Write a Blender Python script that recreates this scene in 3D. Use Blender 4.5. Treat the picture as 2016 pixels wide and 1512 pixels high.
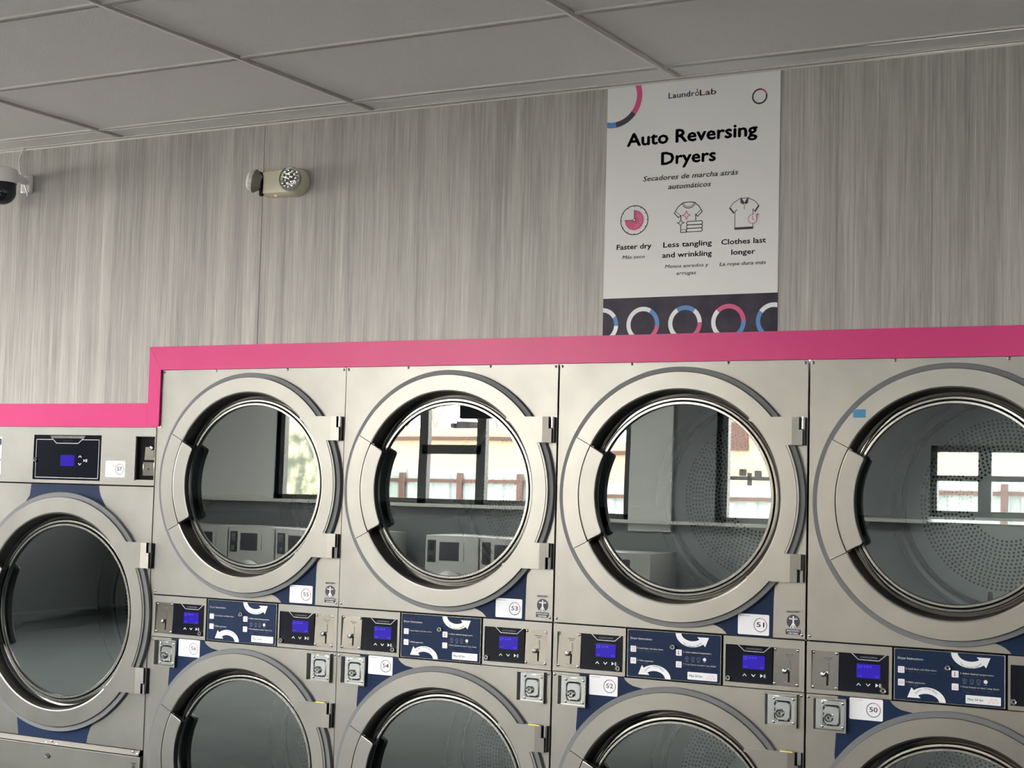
import bpy, bmesh, math, random
from mathutils import Vector, Matrix
random.seed(7)
PI = math.pi
S = bpy.context.scene
COL = S.collection
for _o in list(bpy.data.objects): bpy.data.objects.remove(_o)

# ------------------------------------------------------------------ camera
cam_d = bpy.data.cameras.new('camera'); cam = bpy.data.objects.new('camera', cam_d); COL.objects.link(cam)
YAW, PIT, ROL, F = -0.4813, 0.0685, 0.0262, 3012.66
fwd = Vector((math.sin(YAW)*math.cos(PIT), math.cos(YAW)*math.cos(PIT), math.sin(PIT)))
rr = fwd.cross(Vector((0, 0, 1))).normalized(); uu = rr.cross(fwd)
r2 = rr*math.cos(ROL)+uu*math.sin(ROL); u2 = -rr*math.sin(ROL)+uu*math.cos(ROL)
M = Matrix((r2, u2, -fwd)).transposed().to_4x4(); M.translation = Vector((3.9555, -4.6345, 1.98-0.4282))
cam.matrix_world = M
cam_d.sensor_width = 36; cam_d.sensor_fit = 'HORIZONTAL'; cam_d.lens = F*36/2016
cam_d.clip_start = 0.05; cam_d.clip_end = 300
S.camera = cam
# ------------------------------------------------------------------ world, light, exposure
S.view_settings.view_transform = 'Standard'; S.view_settings.look = 'None'
S.view_settings.gamma = 1; S.view_settings.use_curve_mapping = False
S.view_settings.exposure = 0.15
W = bpy.data.worlds.new('world'); S.world = W; W.use_nodes = True
bg = W.node_tree.nodes['Background']; bg.inputs['Color'].default_value = (1.0, .975, .90, 1); bg.inputs['Strength'].default_value = 50.0
def area(name, loc, rot, sx, sy, power=0, color=(1, 1, 1), portal=False):
    l = bpy.data.lights.new(name, 'AREA'); l.shape = 'RECTANGLE'; l.size = sx; l.size_y = sy
    l.color = color; l.energy = power
    if portal: l.cycles.is_portal = True
    o = bpy.data.objects.new(name, l); COL.objects.link(o); o.location = loc; o.rotation_euler = rot
    return o
X0_ = -9.2
# light portals in the storefront and added side windows (they only guide sky sampling)
area('window_light', (-3.9, -10.1, 2.06), (PI/2, 0, PI), 5.9, 1.45, portal=True)
area('window_light', (1.6, -10.1, 1.71), (PI/2, 0, PI), 1.9, .7, portal=True)
area('window_light', (-.98, -10.1, 2.06), (PI/2, 0, PI), .7, 1.45, portal=True)
area('window_light', (X0_-.12, -2.6, 2.1), (PI/2, 0, -PI/2), 3.5, 1.35, portal=True)
S.cycles.use_denoising = True
S.cycles.max_bounces = 10; S.cycles.diffuse_bounces = 5; S.cycles.glossy_bounces = 5; S.cycles.transparent_max_bounces = 12
S.cycles.sample_clamp_indirect = 6
S.cycles.caustics_reflective = True

# ------------------------------------------------------------------ materials
def mat(name, col=(.5, .5, .5), rough=.5, metal=0, spec=.5, emis=None, es=1, coat=0):
    m = bpy.data.materials.new(name); m.use_nodes = True
    b = m.node_tree.nodes['Principled BSDF']
    b.inputs['Base Color'].default_value = (*col, 1); b.inputs['Roughness'].default_value = rough
    b.inputs['Metallic'].default_value = metal; b.inputs['Specular IOR Level'].default_value = spec
    b.inputs['Coat Weight'].default_value = coat
    if emis: b.inputs['Emission Color'].default_value = (*emis, 1); b.inputs['Emission Strength'].default_value = es
    return m
def nd(m, t, **kw):
    n = m.node_tree.nodes.new(t)
    for k, v in kw.items():
        if k in n.inputs: n.inputs[k].default_value = v
        else: setattr(n, k, v)
    return n
def lk(m, a, b): m.node_tree.links.new(a, b)
def noise_var(m, scale, c1, c2, vec=(1, 1, 1), detail=3, p1=.35, p2=.65, inp='Base Color', bump=0, rv=None):
    b = m.node_tree.nodes['Principled BSDF']
    tc = nd(m, 'ShaderNodeTexCoord'); mp = nd(m, 'ShaderNodeMapping'); mp.inputs['Scale'].default_value = vec
    lk(m, tc.outputs['Object'], mp.inputs['Vector'])
    n = nd(m, 'ShaderNodeTexNoise'); n.inputs['Scale'].default_value = scale; n.inputs['Detail'].default_value = detail
    lk(m, mp.outputs['Vector'], n.inputs['Vector'])
    r = nd(m, 'ShaderNodeValToRGB'); r.color_ramp.elements[0].position = p1; r.color_ramp.elements[1].position = p2
    r.color_ramp.elements[0].color = (*c1, 1); r.color_ramp.elements[1].color = (*c2, 1)
    lk(m, n.outputs['Fac'], r.inputs['Fac']); lk(m, r.outputs['Color'], b.inputs[inp])
    if bump:
        bp = nd(m, 'ShaderNodeBump'); bp.inputs['Strength'].default_value = bump; bp.inputs['Distance'].default_value = .002
        lk(m, n.outputs['Fac'], bp.inputs['Height']); lk(m, bp.outputs['Normal'], b.inputs['Normal'])
    if rv:
        mr = nd(m, 'ShaderNodeMapRange'); mr.inputs['To Min'].default_value = rv[0]; mr.inputs['To Max'].default_value = rv[1]
        n2 = nd(m, 'ShaderNodeTexNoise'); n2.inputs['Scale'].default_value = 9; n2.inputs['Detail'].default_value = 5
        lk(m, tc.outputs['Object'], n2.inputs['Vector'])
        lk(m, n2.outputs['Fac'], mr.inputs['Value']); lk(m, mr.outputs['Result'], b.inputs['Roughness'])
    return m
STEEL = noise_var(mat('brushed_steel', metal=1), 6, (.196, .196, .189), (.220, .220, .212), vec=(1, 1, 1), rv=(.33, .43))
STEEL_R = noise_var(mat('door_steel', metal=1), 5, (.202, .202, .195), (.225, .225, .217), rv=(.31, .41))
SATIN = mat('satin_wall_steel', (.20, .19, .18), .30, 1)
BEZ = mat('bezel_steel', (.34, .34, .33), .24, 1)
POLISH = mat('polished_steel', (.55, .55, .53), .16, 1)
PLATE = mat('coin_plate_steel', (.50, .475, .43), .10, 1)
CHROME = mat('chrome', (.62, .62, .62), .05, 1)
GASK = mat('grey_gasket', (.135, .145, .16), .5, 0, .3)
DARK = mat('black_gap', (.006, .006, .007), .8, 0, .2)
BLACKP = mat('black_plastic', (.012, .012, .014), .35)
NAVY = mat('navy_decal', (.006, .018, .058), .5, 0, .12)
GLOSSB = mat('black_glass_panel', (.004, .005, .011), .12, 0, .35)
BLUE_LCD = mat('blue_display', (.004, .002, .05), .15, 0, .4, (.020, .006, .36), 1.0)
LCDTXT = mat('display_text', (.05, .04, .3), .3, 0, .3, (.035, .022, .50), 1.0)
WHITE = mat('white_print', (.86, .88, .93), .5, 0, .3)
STK = mat('white_sticker', (.86, .88, .95), .5, 0, .3)
INK = mat('ink', (.018, .016, .035), .5)
INKG = mat('grey_ink', (.09, .09, .12), .5)
GREYP = mat('grey_print', (.26, .28, .36), .5)
PINKP = mat('pink_print', (.60, .06, .22), .45)
LPINK = mat('pale_pink_print', (.80, .42, .50), .45)
BLUEP = mat('blue_print', (.06, .20, .52), .45)
SILVERP = mat('silver_print', (.42, .42, .46), .4, .3)
POSTW = noise_var(mat('poster_paper', rough=.42), 2, (.79, .78, .79), (.82, .81, .82))
POSTN = noise_var(mat('poster_navy', rough=.42, spec=.18), 14, (.016, .013, .032), (.036, .030, .052), bump=.5)
PINK = noise_var(mat('pink_trim_paint', rough=.32, spec=.3), 3, (.585, .019, .175), (.62, .024, .192))
TAPE = mat('blue_tape', (.05, .24, .46), .6)
YEL = mat('yellow_tape', (.75, .68, .12), .6)
DRUM = mat('galvanised_drum', (.62, .66, .65), .38, 1)
DRUMW = mat('drum_cylinder_metal', (.22, .25, .27), .45, .6)
CEIL = noise_var(mat('ceiling_tile', rough=.9, spec=.1), 160, (.83, .805, .785), (.86, .835, .815), bump=.35)
TEE = mat('ceiling_grid_metal', (.60, .585, .56), .55)
CREAM = mat('cream_plastic', (.72, .68, .52), .38)
SHELLG = mat('lamp_back_plastic', (.20, .185, .16), .6)
CAMW = mat('white_camera_plastic', (.86, .83, .83), .35)
CAMB = mat('camera_dome', (.008, .010, .016), .15)
LENS = mat('lens_silver', (.62, .62, .60), .22, .9)
PALE_LENS = mat('brightened_lens', (.62, .60, .58), .22, 0, .6)  # clear lens of the left head; its brightness is put into a whitish colour
REDL = mat('red_indicator', (.6, .05, .03), .4, emis=(1, .16, .10), es=1.6)
FLOOR = noise_var(mat('floor_tile', rough=.75, spec=.2), 3, (.075, .085, .09), (.10, .11, .115))
WALLP = mat('grey_wall_paint', (.74, .75, .74), .6)
DWALL = mat('dark_wall_paint', (.16, .17, .18), .6)
FRAME = mat('bronze_window_frame', (.012, .012, .014), .5)
SILL = mat('pale_ledge', (.62, .62, .58), .4)
ASPH = noise_var(mat('pavement', rough=.9), 2, (.30, .30, .29), (.38, .38, .36))
STUC = noise_var(mat('peach_stucco', rough=.9), 3, (.70, .51, .35), (.76, .57, .40))
FENC = mat('pale_corrugated_metal', (.44, .50, .50), .5)
BROWN = mat('brown_steel', (.055, .03, .026), .7, 0, .2)
IVY = noise_var(mat('ivy', rough=.8), 5, (.030, .036, .022), (.150, .150, .105), detail=10, p1=.40, p2=.60)
BARK = mat('bark', (.13, .12, .10), .9)
HVAC = mat('dark_unit', (.010, .010, .012), .8, 0, .1)
WASHM = mat('washer_steel', (.38, .38, .37), .4, .6)
WASHD = mat('washer_dark_panel', (.02, .02, .03), .3)
FILLGLOW = mat('added_lamp_glow', (.8, .8, .8), .5, emis=(1, .97, .90), es=90.0)  # glow of the added ceiling lamps, which fill the room with light

def glass_mat():
    m = bpy.data.materials.new('tinted_door_glass'); m.use_nodes = True; nt = m.node_tree; nt.nodes.clear()
    out = nt.nodes.new('ShaderNodeOutputMaterial'); mix = nt.nodes.new('ShaderNodeMixShader')
    tr = nt.nodes.new('ShaderNodeBsdfTransparent'); tr.inputs['Color'].default_value = (.66, .72, .74, 1)
    gl = nt.nodes.new('ShaderNodeBsdfGlossy'); gl.inputs['Roughness'].default_value = 0.0; gl.inputs['Color'].default_value = (.95, 1, .99, 1)
    fr = nt.nodes.new('ShaderNodeFresnel'); fr.inputs['IOR'].default_value = 2.75
    tc = nt.nodes.new('ShaderNodeTexCoord'); nz = nt.nodes.new('ShaderNodeTexNoise'); nz.inputs['Scale'].default_value = 3.2
    nz.inputs['Detail'].default_value = 0
    bp = nt.nodes.new('ShaderNodeBump'); bp.inputs['Strength'].default_value = .05; bp.inputs['Distance'].default_value = .004
    nt.links.new(tc.outputs['Object'], nz.inputs['Vector']); nt.links.new(nz.outputs['Fac'], bp.inputs['Height'])
    nt.links.new(bp.outputs['Normal'], gl.inputs['Normal'])
    nt.links.new(fr.outputs[0], mix.inputs[0]); nt.links.new(tr.outputs[0], mix.inputs[1]); nt.links.new(gl.outputs[0], mix.inputs[2])
    nt.links.new(mix.outputs[0], out.inputs['Surface'])
    return m
GLASS = glass_mat()
def clear_mat():
    m = bpy.data.materials.new('clear_lens'); m.use_nodes = True; nt = m.node_tree; nt.nodes.clear()
    out = nt.nodes.new('ShaderNodeOutputMaterial'); mix = nt.nodes.new('ShaderNodeMixShader'); mix.inputs[0].default_value = .12
    tr = nt.nodes.new('ShaderNodeBsdfTransparent'); tr.inputs['Color'].default_value = (.95, .95, .93, 1)
    gl = nt.nodes.new('ShaderNodeBsdfGlossy'); gl.inputs['Roughness'].default_value = .05
    nt.links.new(tr.outputs[0], mix.inputs[1]); nt.links.new(gl.outputs[0], mix.inputs[2]); nt.links.new(mix.outputs[0], out.inputs['Surface'])
    return m
CLEAR = clear_mat()
def wood_mat():
    m = mat('grey_wood_laminate', rough=.42, spec=.45); b = m.node_tree.nodes['Principled BSDF']
    tc = nd(m, 'ShaderNodeTexCoord')
    def ns(vec, scale, detail, dist=0):
        mp = nd(m, 'ShaderNodeMapping'); mp.inputs['Scale'].default_value = vec; lk(m, tc.outputs['Object'], mp.inputs['Vector'])
        n = nd(m, 'ShaderNodeTexNoise'); n.inputs['Scale'].default_value = scale; n.inputs['Detail'].default_value = detail
        n.inputs['Distortion'].default_value = dist; lk(m, mp.outputs['Vector'], n.inputs['Vector']); return n
    a = ns((7, 1, .22), 2.4, 4, .3); c = ns((55, 1, 1.1), 2.0, 5, .3); d = ns((260, 1, 7), 1.0, 3)
    v = nd(m, 'ShaderNodeTexVoronoi'); v.feature = 'F1'; mp = nd(m, 'ShaderNodeMapping'); mp.inputs['Scale'].default_value = (20, .01, .16)
    lk(m, tc.outputs['Object'], mp.inputs['Vector']); lk(m, mp.outputs['Vector'], v.inputs['Vector']); v.inputs['Scale'].default_value = 1
    def mth(op, x, y):
        n = nd(m, 'ShaderNodeMath'); n.operation = op
        for i, q in enumerate((x, y)):
            if isinstance(q, (int, float)): n.inputs[i].default_value = q
            else: lk(m, q, n.inputs[i])
        return n.outputs[0]
    s = mth('ADD', mth('MULTIPLY', a.outputs['Fac'], .45), mth('MULTIPLY', c.outputs['Fac'], .40))
    s = mth('ADD', s, mth('MULTIPLY', d.outputs['Fac'], .34))
    sp = nd(m, 'ShaderNodeSeparateColor'); lk(m, v.outputs['Color'], sp.inputs[0])
    s = mth('ADD', s, mth('MULTIPLY', sp.outputs[0], .07))
    r = nd(m, 'ShaderNodeValToRGB'); e = r.color_ramp.elements
    e[0].position = .46; e[0].color = (.215, .205, .198, 1); e[1].position = .86; e[1].color = (.60, .575, .55, 1)
    x = e.new(.60); x.color = (.335, .320, .308, 1); x = e.new(.72); x.color = (.435, .417, .40, 1)
    lk(m, s, r.inputs['Fac']); lk(m, r.outputs['Color'], b.inputs['Base Color'])
    bp = nd(m, 'ShaderNodeBump'); bp.inputs['Strength'].default_value = .12; bp.inputs['Distance'].default_value = .0006
    lk(m, d.outputs['Fac'], bp.inputs['Height']); lk(m, bp.outputs['Normal'], b.inputs['Normal'])
    return m
WOOD = wood_mat()

# ------------------------------------------------------------------ mesh builder
class MB:
    def __init__(s): s.v = []; s.f = []; s.m = []; s.mats = []; s.smooth = True
    def mi(s, m):
        if m not in s.mats: s.mats.append(m)
        return s.mats.index(m)
    def add(s, vs, fs, m):
        b = len(s.v); s.v += [tuple(p) for p in vs]; k = s.mi(m)
        for f in fs: s.f.append([i+b for i in f]); s.m.append(k)
        return s
    def box(s, x0, x1, y0, y1, z0, z1, m, bev=0):
        if bev:
            bm = bmesh.new(); bmesh.ops.create_cube(bm, size=1)
            for v in bm.verts: v.co = Vector((x0+(x1-x0)*(v.co.x+.5), y0+(y1-y0)*(v.co.y+.5), z0+(z1-z0)*(v.co.z+.5)))
            bmesh.ops.bevel(bm, geom=bm.edges[:], offset=bev, segments=2, affect='EDGES', profile=.5)
            bm.verts.ensure_lookup_table(); bm.verts.index_update()
            s.add([v.co[:] for v in bm.verts], [[v.index for v in f.verts] for f in bm.faces], m); bm.free(); return s
        return s.add([(x, y, z) for x in (x0, x1) for y in (y0, y1) for z in (z0, z1)],
              [(0, 1, 3, 2), (4, 6, 7, 5), (0, 4, 5, 1), (2, 3, 7, 6), (0, 2, 6, 4), (1, 5, 7, 3)], m)
    def lathe(s, prof, cx, cz, m, n=96, a0=0, a1=2*PI, closed=False):
        """prof: list of (r, y) turned about the axis along Y through (cx, cz)"""
        full = abs(a1-a0-2*PI) < 1e-6; k = n if full else n+1; P = len(prof); vs = []; fs = []
        for i in range(k):
            a = a0+(a1-a0)*i/n
            for r, y in prof: vs.append((cx+r*math.cos(a), y, cz+r*math.sin(a)))
        for i in range(n):
            j = (i+1) % k
            for q in range(P if closed else P-1):
                w = (q+1) % P; fs.append((i*P+q, j*P+q, j*P+w, i*P+w))
        if closed and not full: fs.append(list(range(P))[::-1]); fs.append([n*P+q for q in range(P)])
        return s.add(vs, fs, m)
    def prism(s, pts, y0, y1, m, holes=()):
        """outline in (x, z), extruded from y0 (front) to y1 (back)"""
        bm = bmesh.new(); loops = []
        for L in (pts,)+tuple(holes):
            vv = [bm.verts.new((x, y0, z)) for x, z in L]; loops.append(vv)
            for i in range(len(vv)): bm.edges.new((vv[i], vv[(i+1) % len(vv)]))
        bmesh.ops.triangle_fill(bm, use_beauty=True, edges=bm.edges[:])
        for f in bm.faces:
            f.normal_update()
            if f.normal.y > 0: f.normal_flip()
        bm.verts.index_update(); base = [v.co[:] for v in bm.verts]; fr = [[v.index for v in f.verts] for f in bm.faces]
        n = len(base); vs = base+[(x, y1, z) for x, y, z in base]; fs = list(fr)
        if abs(y1-y0) > 1e-9:
            fs += [[i+n for i in f[::-1]] for f in fr]
            for vv in loops:
                for i in range(len(vv)):
                    a, b = vv[i].index, vv[(i+1) % len(vv)].index; fs.append((a, b, b+n, a+n))
        else: vs = base
        bm.free(); return s.add(vs, fs, m)
    def flat(s, pts, y, m): return s.prism(pts, y, y, m)
    def rect(s, x0, x1, z0, z1, y, m, r=0):
        return s.flat(rrect(x0, x1, z0, z1, r) if r else [(x0, z0), (x1, z0), (x1, z1), (x0, z1)], y, m)
    def disc(s, cx, cz, r, y, m, n=24):
        return s.add([(cx+r*math.cos(2*PI*i/n), y, cz+r*math.sin(2*PI*i/n)) for i in range(n)], [list(range(n))], m)
    def arc(s, cx, cz, r0, r1, y, m, a0=0, a1=360, n=40):
        n = max(2, int(n*abs(a1-a0)/360)); vs = []
        for i in range(n+1):
            a = math.radians(a0+(a1-a0)*i/n); vs += [(cx+r0*math.cos(a), y, cz+r0*math.sin(a)), (cx+r1*math.cos(a), y, cz+r1*math.sin(a))]
        return s.add(vs, [(2*i, 2*i+1, 2*i+3, 2*i+2) for i in range(n)], m)
    def stroke(s, pts, w, y, m, close=False):
        L = list(pts)+([pts[0]] if close else [])
        for (x0, z0), (x1, z1) in zip(L, L[1:]):
            d = math.hypot(x1-x0, z1-z0) or 1e-6; ux, uz = (x1-x0)/d*w/2, (z1-z0)/d*w/2
            s.add([(x0-ux-uz, y, z0-uz+ux), (x0-ux+uz, y, z0-uz-ux), (x1+ux+uz, y, z1+uz-ux), (x1+ux-uz, y, z1+uz+ux)], [(0, 1, 2, 3)], m)
        return s
    def tube(s, pts, r, m, n=8, caps=True):
        P = [Vector(p) for p in pts]; R = r if isinstance(r, (list, tuple)) else [r]*len(P); vs = []; fs = []
        for i, p in enumerate(P):
            t = (P[min(i+1, len(P)-1)]-P[max(i-1, 0)]).normalized(); a = t.orthogonal().normalized() if i == 0 else (a-t*a.dot(t)).normalized()
            b = t.cross(a)
            for k in range(n): q = 2*PI*k/n; vs.append(tuple(p+a*math.cos(q)*R[i]+b*math.sin(q)*R[i]))
        for i in range(len(P)-1):
            for k in range(n): fs.append((i*n+k, i*n+(k+1) % n, (i+1)*n+(k+1) % n, (i+1)*n+k))
        if caps: fs.append(list(range(n))[::-1]); fs.append([(len(P)-1)*n+k for k in range(n)])
        return s.add(vs, fs, m)
    def text(s, body, x0, x1, zb, cap, y, m, bold=0, shear=0, fit=True, align='L'):
        vs, fs, w = glyphs(body, 0, shear)
        if bold:
            n0 = len(vs); V = []; FF = []
            for q, (dx, dz) in enumerate(((0, 0), (bold, 0), (-bold, 0), (0, bold), (0, -bold))):
                V += [(a+dx, c+dz) for a, c in vs]; FF += [[i+q*n0 for i in f] for f in fs]
            vs, fs = V, FF
        sc = cap/.729; sx = sc
        if fit and x1 is not None: sx = (x1-x0)/w
        elif align == 'C': x0 = x0-w*sc/2
        return s.add([(x0+vx*sx, y, zb+vy*sc) for vx, vy in vs], fs, m)
    def arctext(s, body, cx, cz, r, a_mid, cap, y, m, inward=False, bold=.01, track=1.0):
        sc = cap/.729; ws = [glyphs(c, 0, 0)[2]*1.10 if c != ' ' else .33 for c in body]
        tot = sum(ws)*sc*track; pos = -tot/2
        for c, w in zip(body, ws):
            if c != ' ':
                vs, fs, gw = glyphs(c, 0, 0); mid = (pos+w*sc*track/2)/r
                a = math.radians(a_mid)+(mid if inward else -mid)
                ex, ez = (-math.sin(a), math.cos(a)) if inward else (math.sin(a), -math.cos(a))
                nx, nz = (-math.cos(a), -math.sin(a)) if inward else (math.cos(a), math.sin(a))
                s.add([(cx+r*math.cos(a)+ex*(vx-gw/2)*sc+nx*(vy-.36)*sc, y, cz+r*math.sin(a)+ez*(vx-gw/2)*sc+nz*(vy-.36)*sc) for vx, vy in vs], fs, m)
            pos += w*sc*track
        return s
    def mesh(s, name):
        me = bpy.data.meshes.new(name); me.from_pydata(s.v, [], s.f)
        for m in s.mats: me.materials.append(m)
        me.polygons.foreach_set('material_index', s.m); me.validate(); me.update()
        if s.smooth:
            me.shade_smooth(); me.set_sharp_from_angle(angle=math.radians(32))
            for p in me.polygons:
                if abs(p.normal.y) > .9995: p.use_smooth = False
        return me
_G = {}
def glyphs(body, bold=0, shear=0):
    k = (body, bold, shear)
    if k in _G: return _G[k]
    c = bpy.data.curves.new('t', 'FONT'); c.body = body; c.size = 1; c.offset = bold; c.shear = shear; c.resolution_u = 2
    o = bpy.data.objects.new('t', c); COL.objects.link(o); dg = bpy.context.evaluated_depsgraph_get(); dg.update()
    me = bpy.data.meshes.new_from_object(o.evaluated_get(dg))
    vs = [(v.co.x, v.co.y) for v in me.vertices]; fs = [list(p.vertices) for p in me.polygons]
    mn = min(v[0] for v in vs); w = max(v[0] for v in vs)-mn
    bpy.data.objects.remove(o); bpy.data.curves.remove(c); bpy.data.meshes.remove(me)
    _G[k] = ([(x-mn, y) for x, y in vs], fs, w); return _G[k]
def rrect(x0, x1, z0, z1, r, n=5):
    P = []
    for cx, cz, a in ((x1-r, z0+r, -90), (x1-r, z1-r, 0), (x0+r, z1-r, 90), (x0+r, z0+r, 180)):
        for i in range(n+1): t = math.radians(a+90*i/n); P.append((cx+r*math.cos(t), cz+r*math.sin(t)))
    return P
def link(name, me, parent=None, loc=None, label=None):
    o = bpy.data.objects.new(name, me); COL.objects.link(o)
    if parent is not None: o.parent = parent
    if loc: o.location = loc
    if label: o['label'] = label
    return o
def thing(name, label, cat, loc=(0, 0, 0), group=None, me=None):
    o = link(name, me, None, loc); o['label'] = label; o['category'] = cat
    if group: o['group'] = group
    return o
def struct(name, me, parent=None):
    o = link(name, me, parent)
    if parent is None: o['kind'] = 'structure'
    return o
_C = {}
def part(name, key, fn, parent, loc=None, label=None):
    """part built once per key, mesh data shared by later copies"""
    if key not in _C:
        b = MB(); fn(b); _C[key] = b.mesh(name)
    return link(name, _C[key], parent, loc, label)

# ------------------------------------------------------------------ room shell
TOP = 1.98; CZ = 2.9162
X0, X1, Y0 = -9.2, 6.6, -10.0
b = MB(); b.box(X0-.2, X1+.2, Y0-.2, 1.4, -.12, 0, FLOOR); struct('floor', b.mesh('floor'))
b = MB(); b.box(X0-.2, -.0, .012, .15, 1.765, CZ+.12, DWALL); b.box(0, X1+.2, .012, .15, 1.990, CZ+.12, DWALL); WB = struct('wall_back', b.mesh('wall_back'))
seams = [-9.2, -8.30, -7.05, -5.80, -4.55, -3.30, -2.05, -.80, .450, 1.700, 2.950, 4.20, 5.45, 6.6]
for i, (a, c) in enumerate(zip(seams, seams[1:])):
    a -= .0009 if abs(a-.45) > .01 else 0; c += .0009 if abs(c-.45) > .01 else 0
    b = MB(); zl = 1.765 if c < 0 else 1.99
    if a < 0 < c: pass
    b.prism([(a+.0012, zl), (c-.0012, zl), (c-.0012, CZ), (a+.0012, CZ)] if not a < 0 < c else [(a+.0012, 1.765), (-.03, 1.765), (-.03, 1.99), (c-.0012, 1.99), (c-.0012, CZ), (a+.0012, CZ)], 0, .012, WOOD); link('wall_panel', b.mesh('wall_panel'), WB)
b = MB(); b.prism([(-10, 0), (1.3, 0), (1.3, CZ+.1), (-10, CZ+.1)], 0, .15, DWALL, holes=([(-4.4, 1.4), (-.8, 1.4), (-.8, 2.8), (-4.4, 2.8)],)); b.smooth = False
b.v = [(X0-y, x, z) for x, y, z in b.v]; struct('wall_left', b.mesh('wall_left'))
b = MB()
for yy in (-4.37, -2.6, -.83): b.box(X0-.10, X0-.04, yy-.03, yy+.03, 1.4, 2.8, FRAME)
for zz in (1.43, 2.77): b.box(X0-.10, X0-.04, -4.4, -.8, zz-.03, zz+.03, FRAME)
b.smooth = False; struct('window_4', b.mesh('window_frame'))  # unseen side window, added to let more daylight into the room
b = MB(); b.box(X1, X1+.15, Y0, 1.3, 0, CZ+.1, WALLP); struct('wall_right', b.mesh('wall_right'))
b = MB(); b.box(X0, X1, 1.22, 1.37, 0, 1.75, DWALL); struct('trim_2', b.mesh('rear_service_wall'))
# ceiling: grid bars and lay-in tiles (the grid runs at a slight skew to the wall)
b = MB(); b.box(X0-.2, X1+.2, Y0-.2, 1.4, CZ+.05, CZ+.15, DWALL); CE = struct('ceiling', b.mesh('ceiling'))
SK = .047; PXS = 1.187; PYS = .608; GX0 = -.247; GY0 = -.142
def gx(i, y): return GX0+PXS*i+SK*y
tile = MB(); T = .0115; TZ0 = CZ+.002; TZ1 = CZ+.012
def tquad(y1, y0):
    m = MB(); d = y1-y0
    vs = [];
    for z in (TZ0, TZ1):
        for (xx, yy) in ((T, -T), (PXS-T, -T), (PXS-T, -d+T), (T, -d+T)): vs.append((xx+SK*yy, yy, z))
    m.add(vs, [(0, 1, 2, 3), (4, 7, 6, 5), (0, 4, 5, 1), (1, 5, 6, 2), (2, 6, 7, 3), (3, 7, 4, 0)], CEIL); m.smooth = False
    return m.mesh('ceiling_tile')
t_full = tquad(0, -PYS); t_edge = tquad(0, GY0)
rows = [(0.0, t_edge)]+[(GY0-PYS*j, t_full) for j in range(16)]
for i in range(-7, 6):
    for y, me in rows:
        link('ceiling_tile', me, CE, (gx(i, y), y, 0))
tees = MB(); tees.box(0, 1, -.012, .012, 0, .003, TEE)
for j in range(0, 17):
    y = GY0-PYS*j; m = MB(); m.box(X0, X1, y-.012, y+.012, CZ-.004, CZ+.004, TEE); link('grid_bar', m.mesh('grid_bar'), CE)
for i in range(-7, 7):
    m = MB(); m.add([(gx(i, 0)-.012, 0, CZ-.0045), (gx(i, 0)+.012, 0, CZ-.0045), (gx(i, Y0)+.012, Y0, CZ-.0045), (gx(i, Y0)-.012, Y0, CZ-.0045),
           (gx(i, 0)-.012, 0, CZ+.004), (gx(i, 0)+.012, 0, CZ+.004), (gx(i, Y0)+.012, Y0, CZ+.004), (gx(i, Y0)-.012, Y0, CZ+.004)],
          [(0, 1, 2, 3), (4, 7, 6, 5), (0, 4, 5, 1), (1, 5, 6, 2), (2, 6, 7, 3), (3, 7, 4, 0)], TEE); link('grid_bar', m.mesh('grid_bar'), CE)
m = MB(); m.box(X0, X1, -.022, 0, CZ-.0065, CZ-.002, TEE); m.box(X0, X1, -.0025, 0, CZ-.012, CZ-.002, TEE); struct('trim_1', m.mesh('wall_angle'))
# pink fascia that frames the dryers: mitred boards, one outline per board
PT = -.010
m = MB(); m.prism([(-.0585, 2.0685), (X1, 2.0685), (X1, 1.9778), (.001, 1.9778)], PT, .0, PINK); struct('trim_3', m.mesh('pink_top_board'))
m = MB(); m.prism([(-.0590, 2.0680), (.0003, 1.9776), (.0003, 1.7552), (-.0590, 1.7552)], PT, .0, PINK); struct('trim_4', m.mesh('pink_side_board'))
m = MB(); m.prism([(-.0596, 1.848), (X0, 1.848), (X0, 1.7552), (-.0596, 1.7552)], PT, .0, PINK); struct('trim_5', m.mesh('pink_left_board'))

# ------------------------------------------------------------------ shared dryer parts (local: x from the cabinet's left edge, y depth, z height)
def screw_fn(b):
    b.lathe([(.0048, 0), (.0045, -.0016), (.0028, -.0028), (.0005, -.0032)], 0, 0, POLISH, n=12)
    b.box(-.0026, .0026, -.0036, -.003, -.0004, .0004, DARK)
def screw(parent, x, z, y=0.0): return part('screw', 'screw', screw_fn, parent, (x, y, z))
def panel_fn(x0, x1, z0, z1, cx, cz, R):
    def f(b):
        angs = sorted(set([2*PI*i/96 for i in range(96)]+[math.atan2(z-cz, x-cx) % (2*PI) for x in (x0, x1) for z in (z0, z1)]))
        inn = []; out = []
        for a in angs:
            c, s_ = math.cos(a), math.sin(a); t = min(((x1-cx)/c if c > 1e-9 else (x0-cx)/c if c < -1e-9 else 1e9), ((z1-cz)/s_ if s_ > 1e-9 else (z0-cz)/s_ if s_ < -1e-9 else 1e9))
            inn.append((cx+R*c, cz+R*s_)); out.append((cx+t*c, cz+t*s_))
        n = len(angs); e = .0012
        def sh(p, d): return (min(max(p[0], x0+d), x1-d), min(max(p[1], z0+d), z1-d))
        vs = [(x, 0, z) for x, z in inn]+[(sh(p, e)[0], 0, sh(p, e)[1]) for p in out]+[(x, e, z) for x, z in out]+[(x, .014, z) for x, z in out]+[(x, .014, z) for x, z in inn]
        fs = []
        for i in range(n):
            j = (i+1) % n
            for a_, c_ in ((0, 1), (1, 2), (2, 3), (4, 0)): fs.append((a_*n+i, a_*n+j, c_*n+j, c_*n+i))
        b.add(vs, fs, STEEL)
    return f
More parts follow.
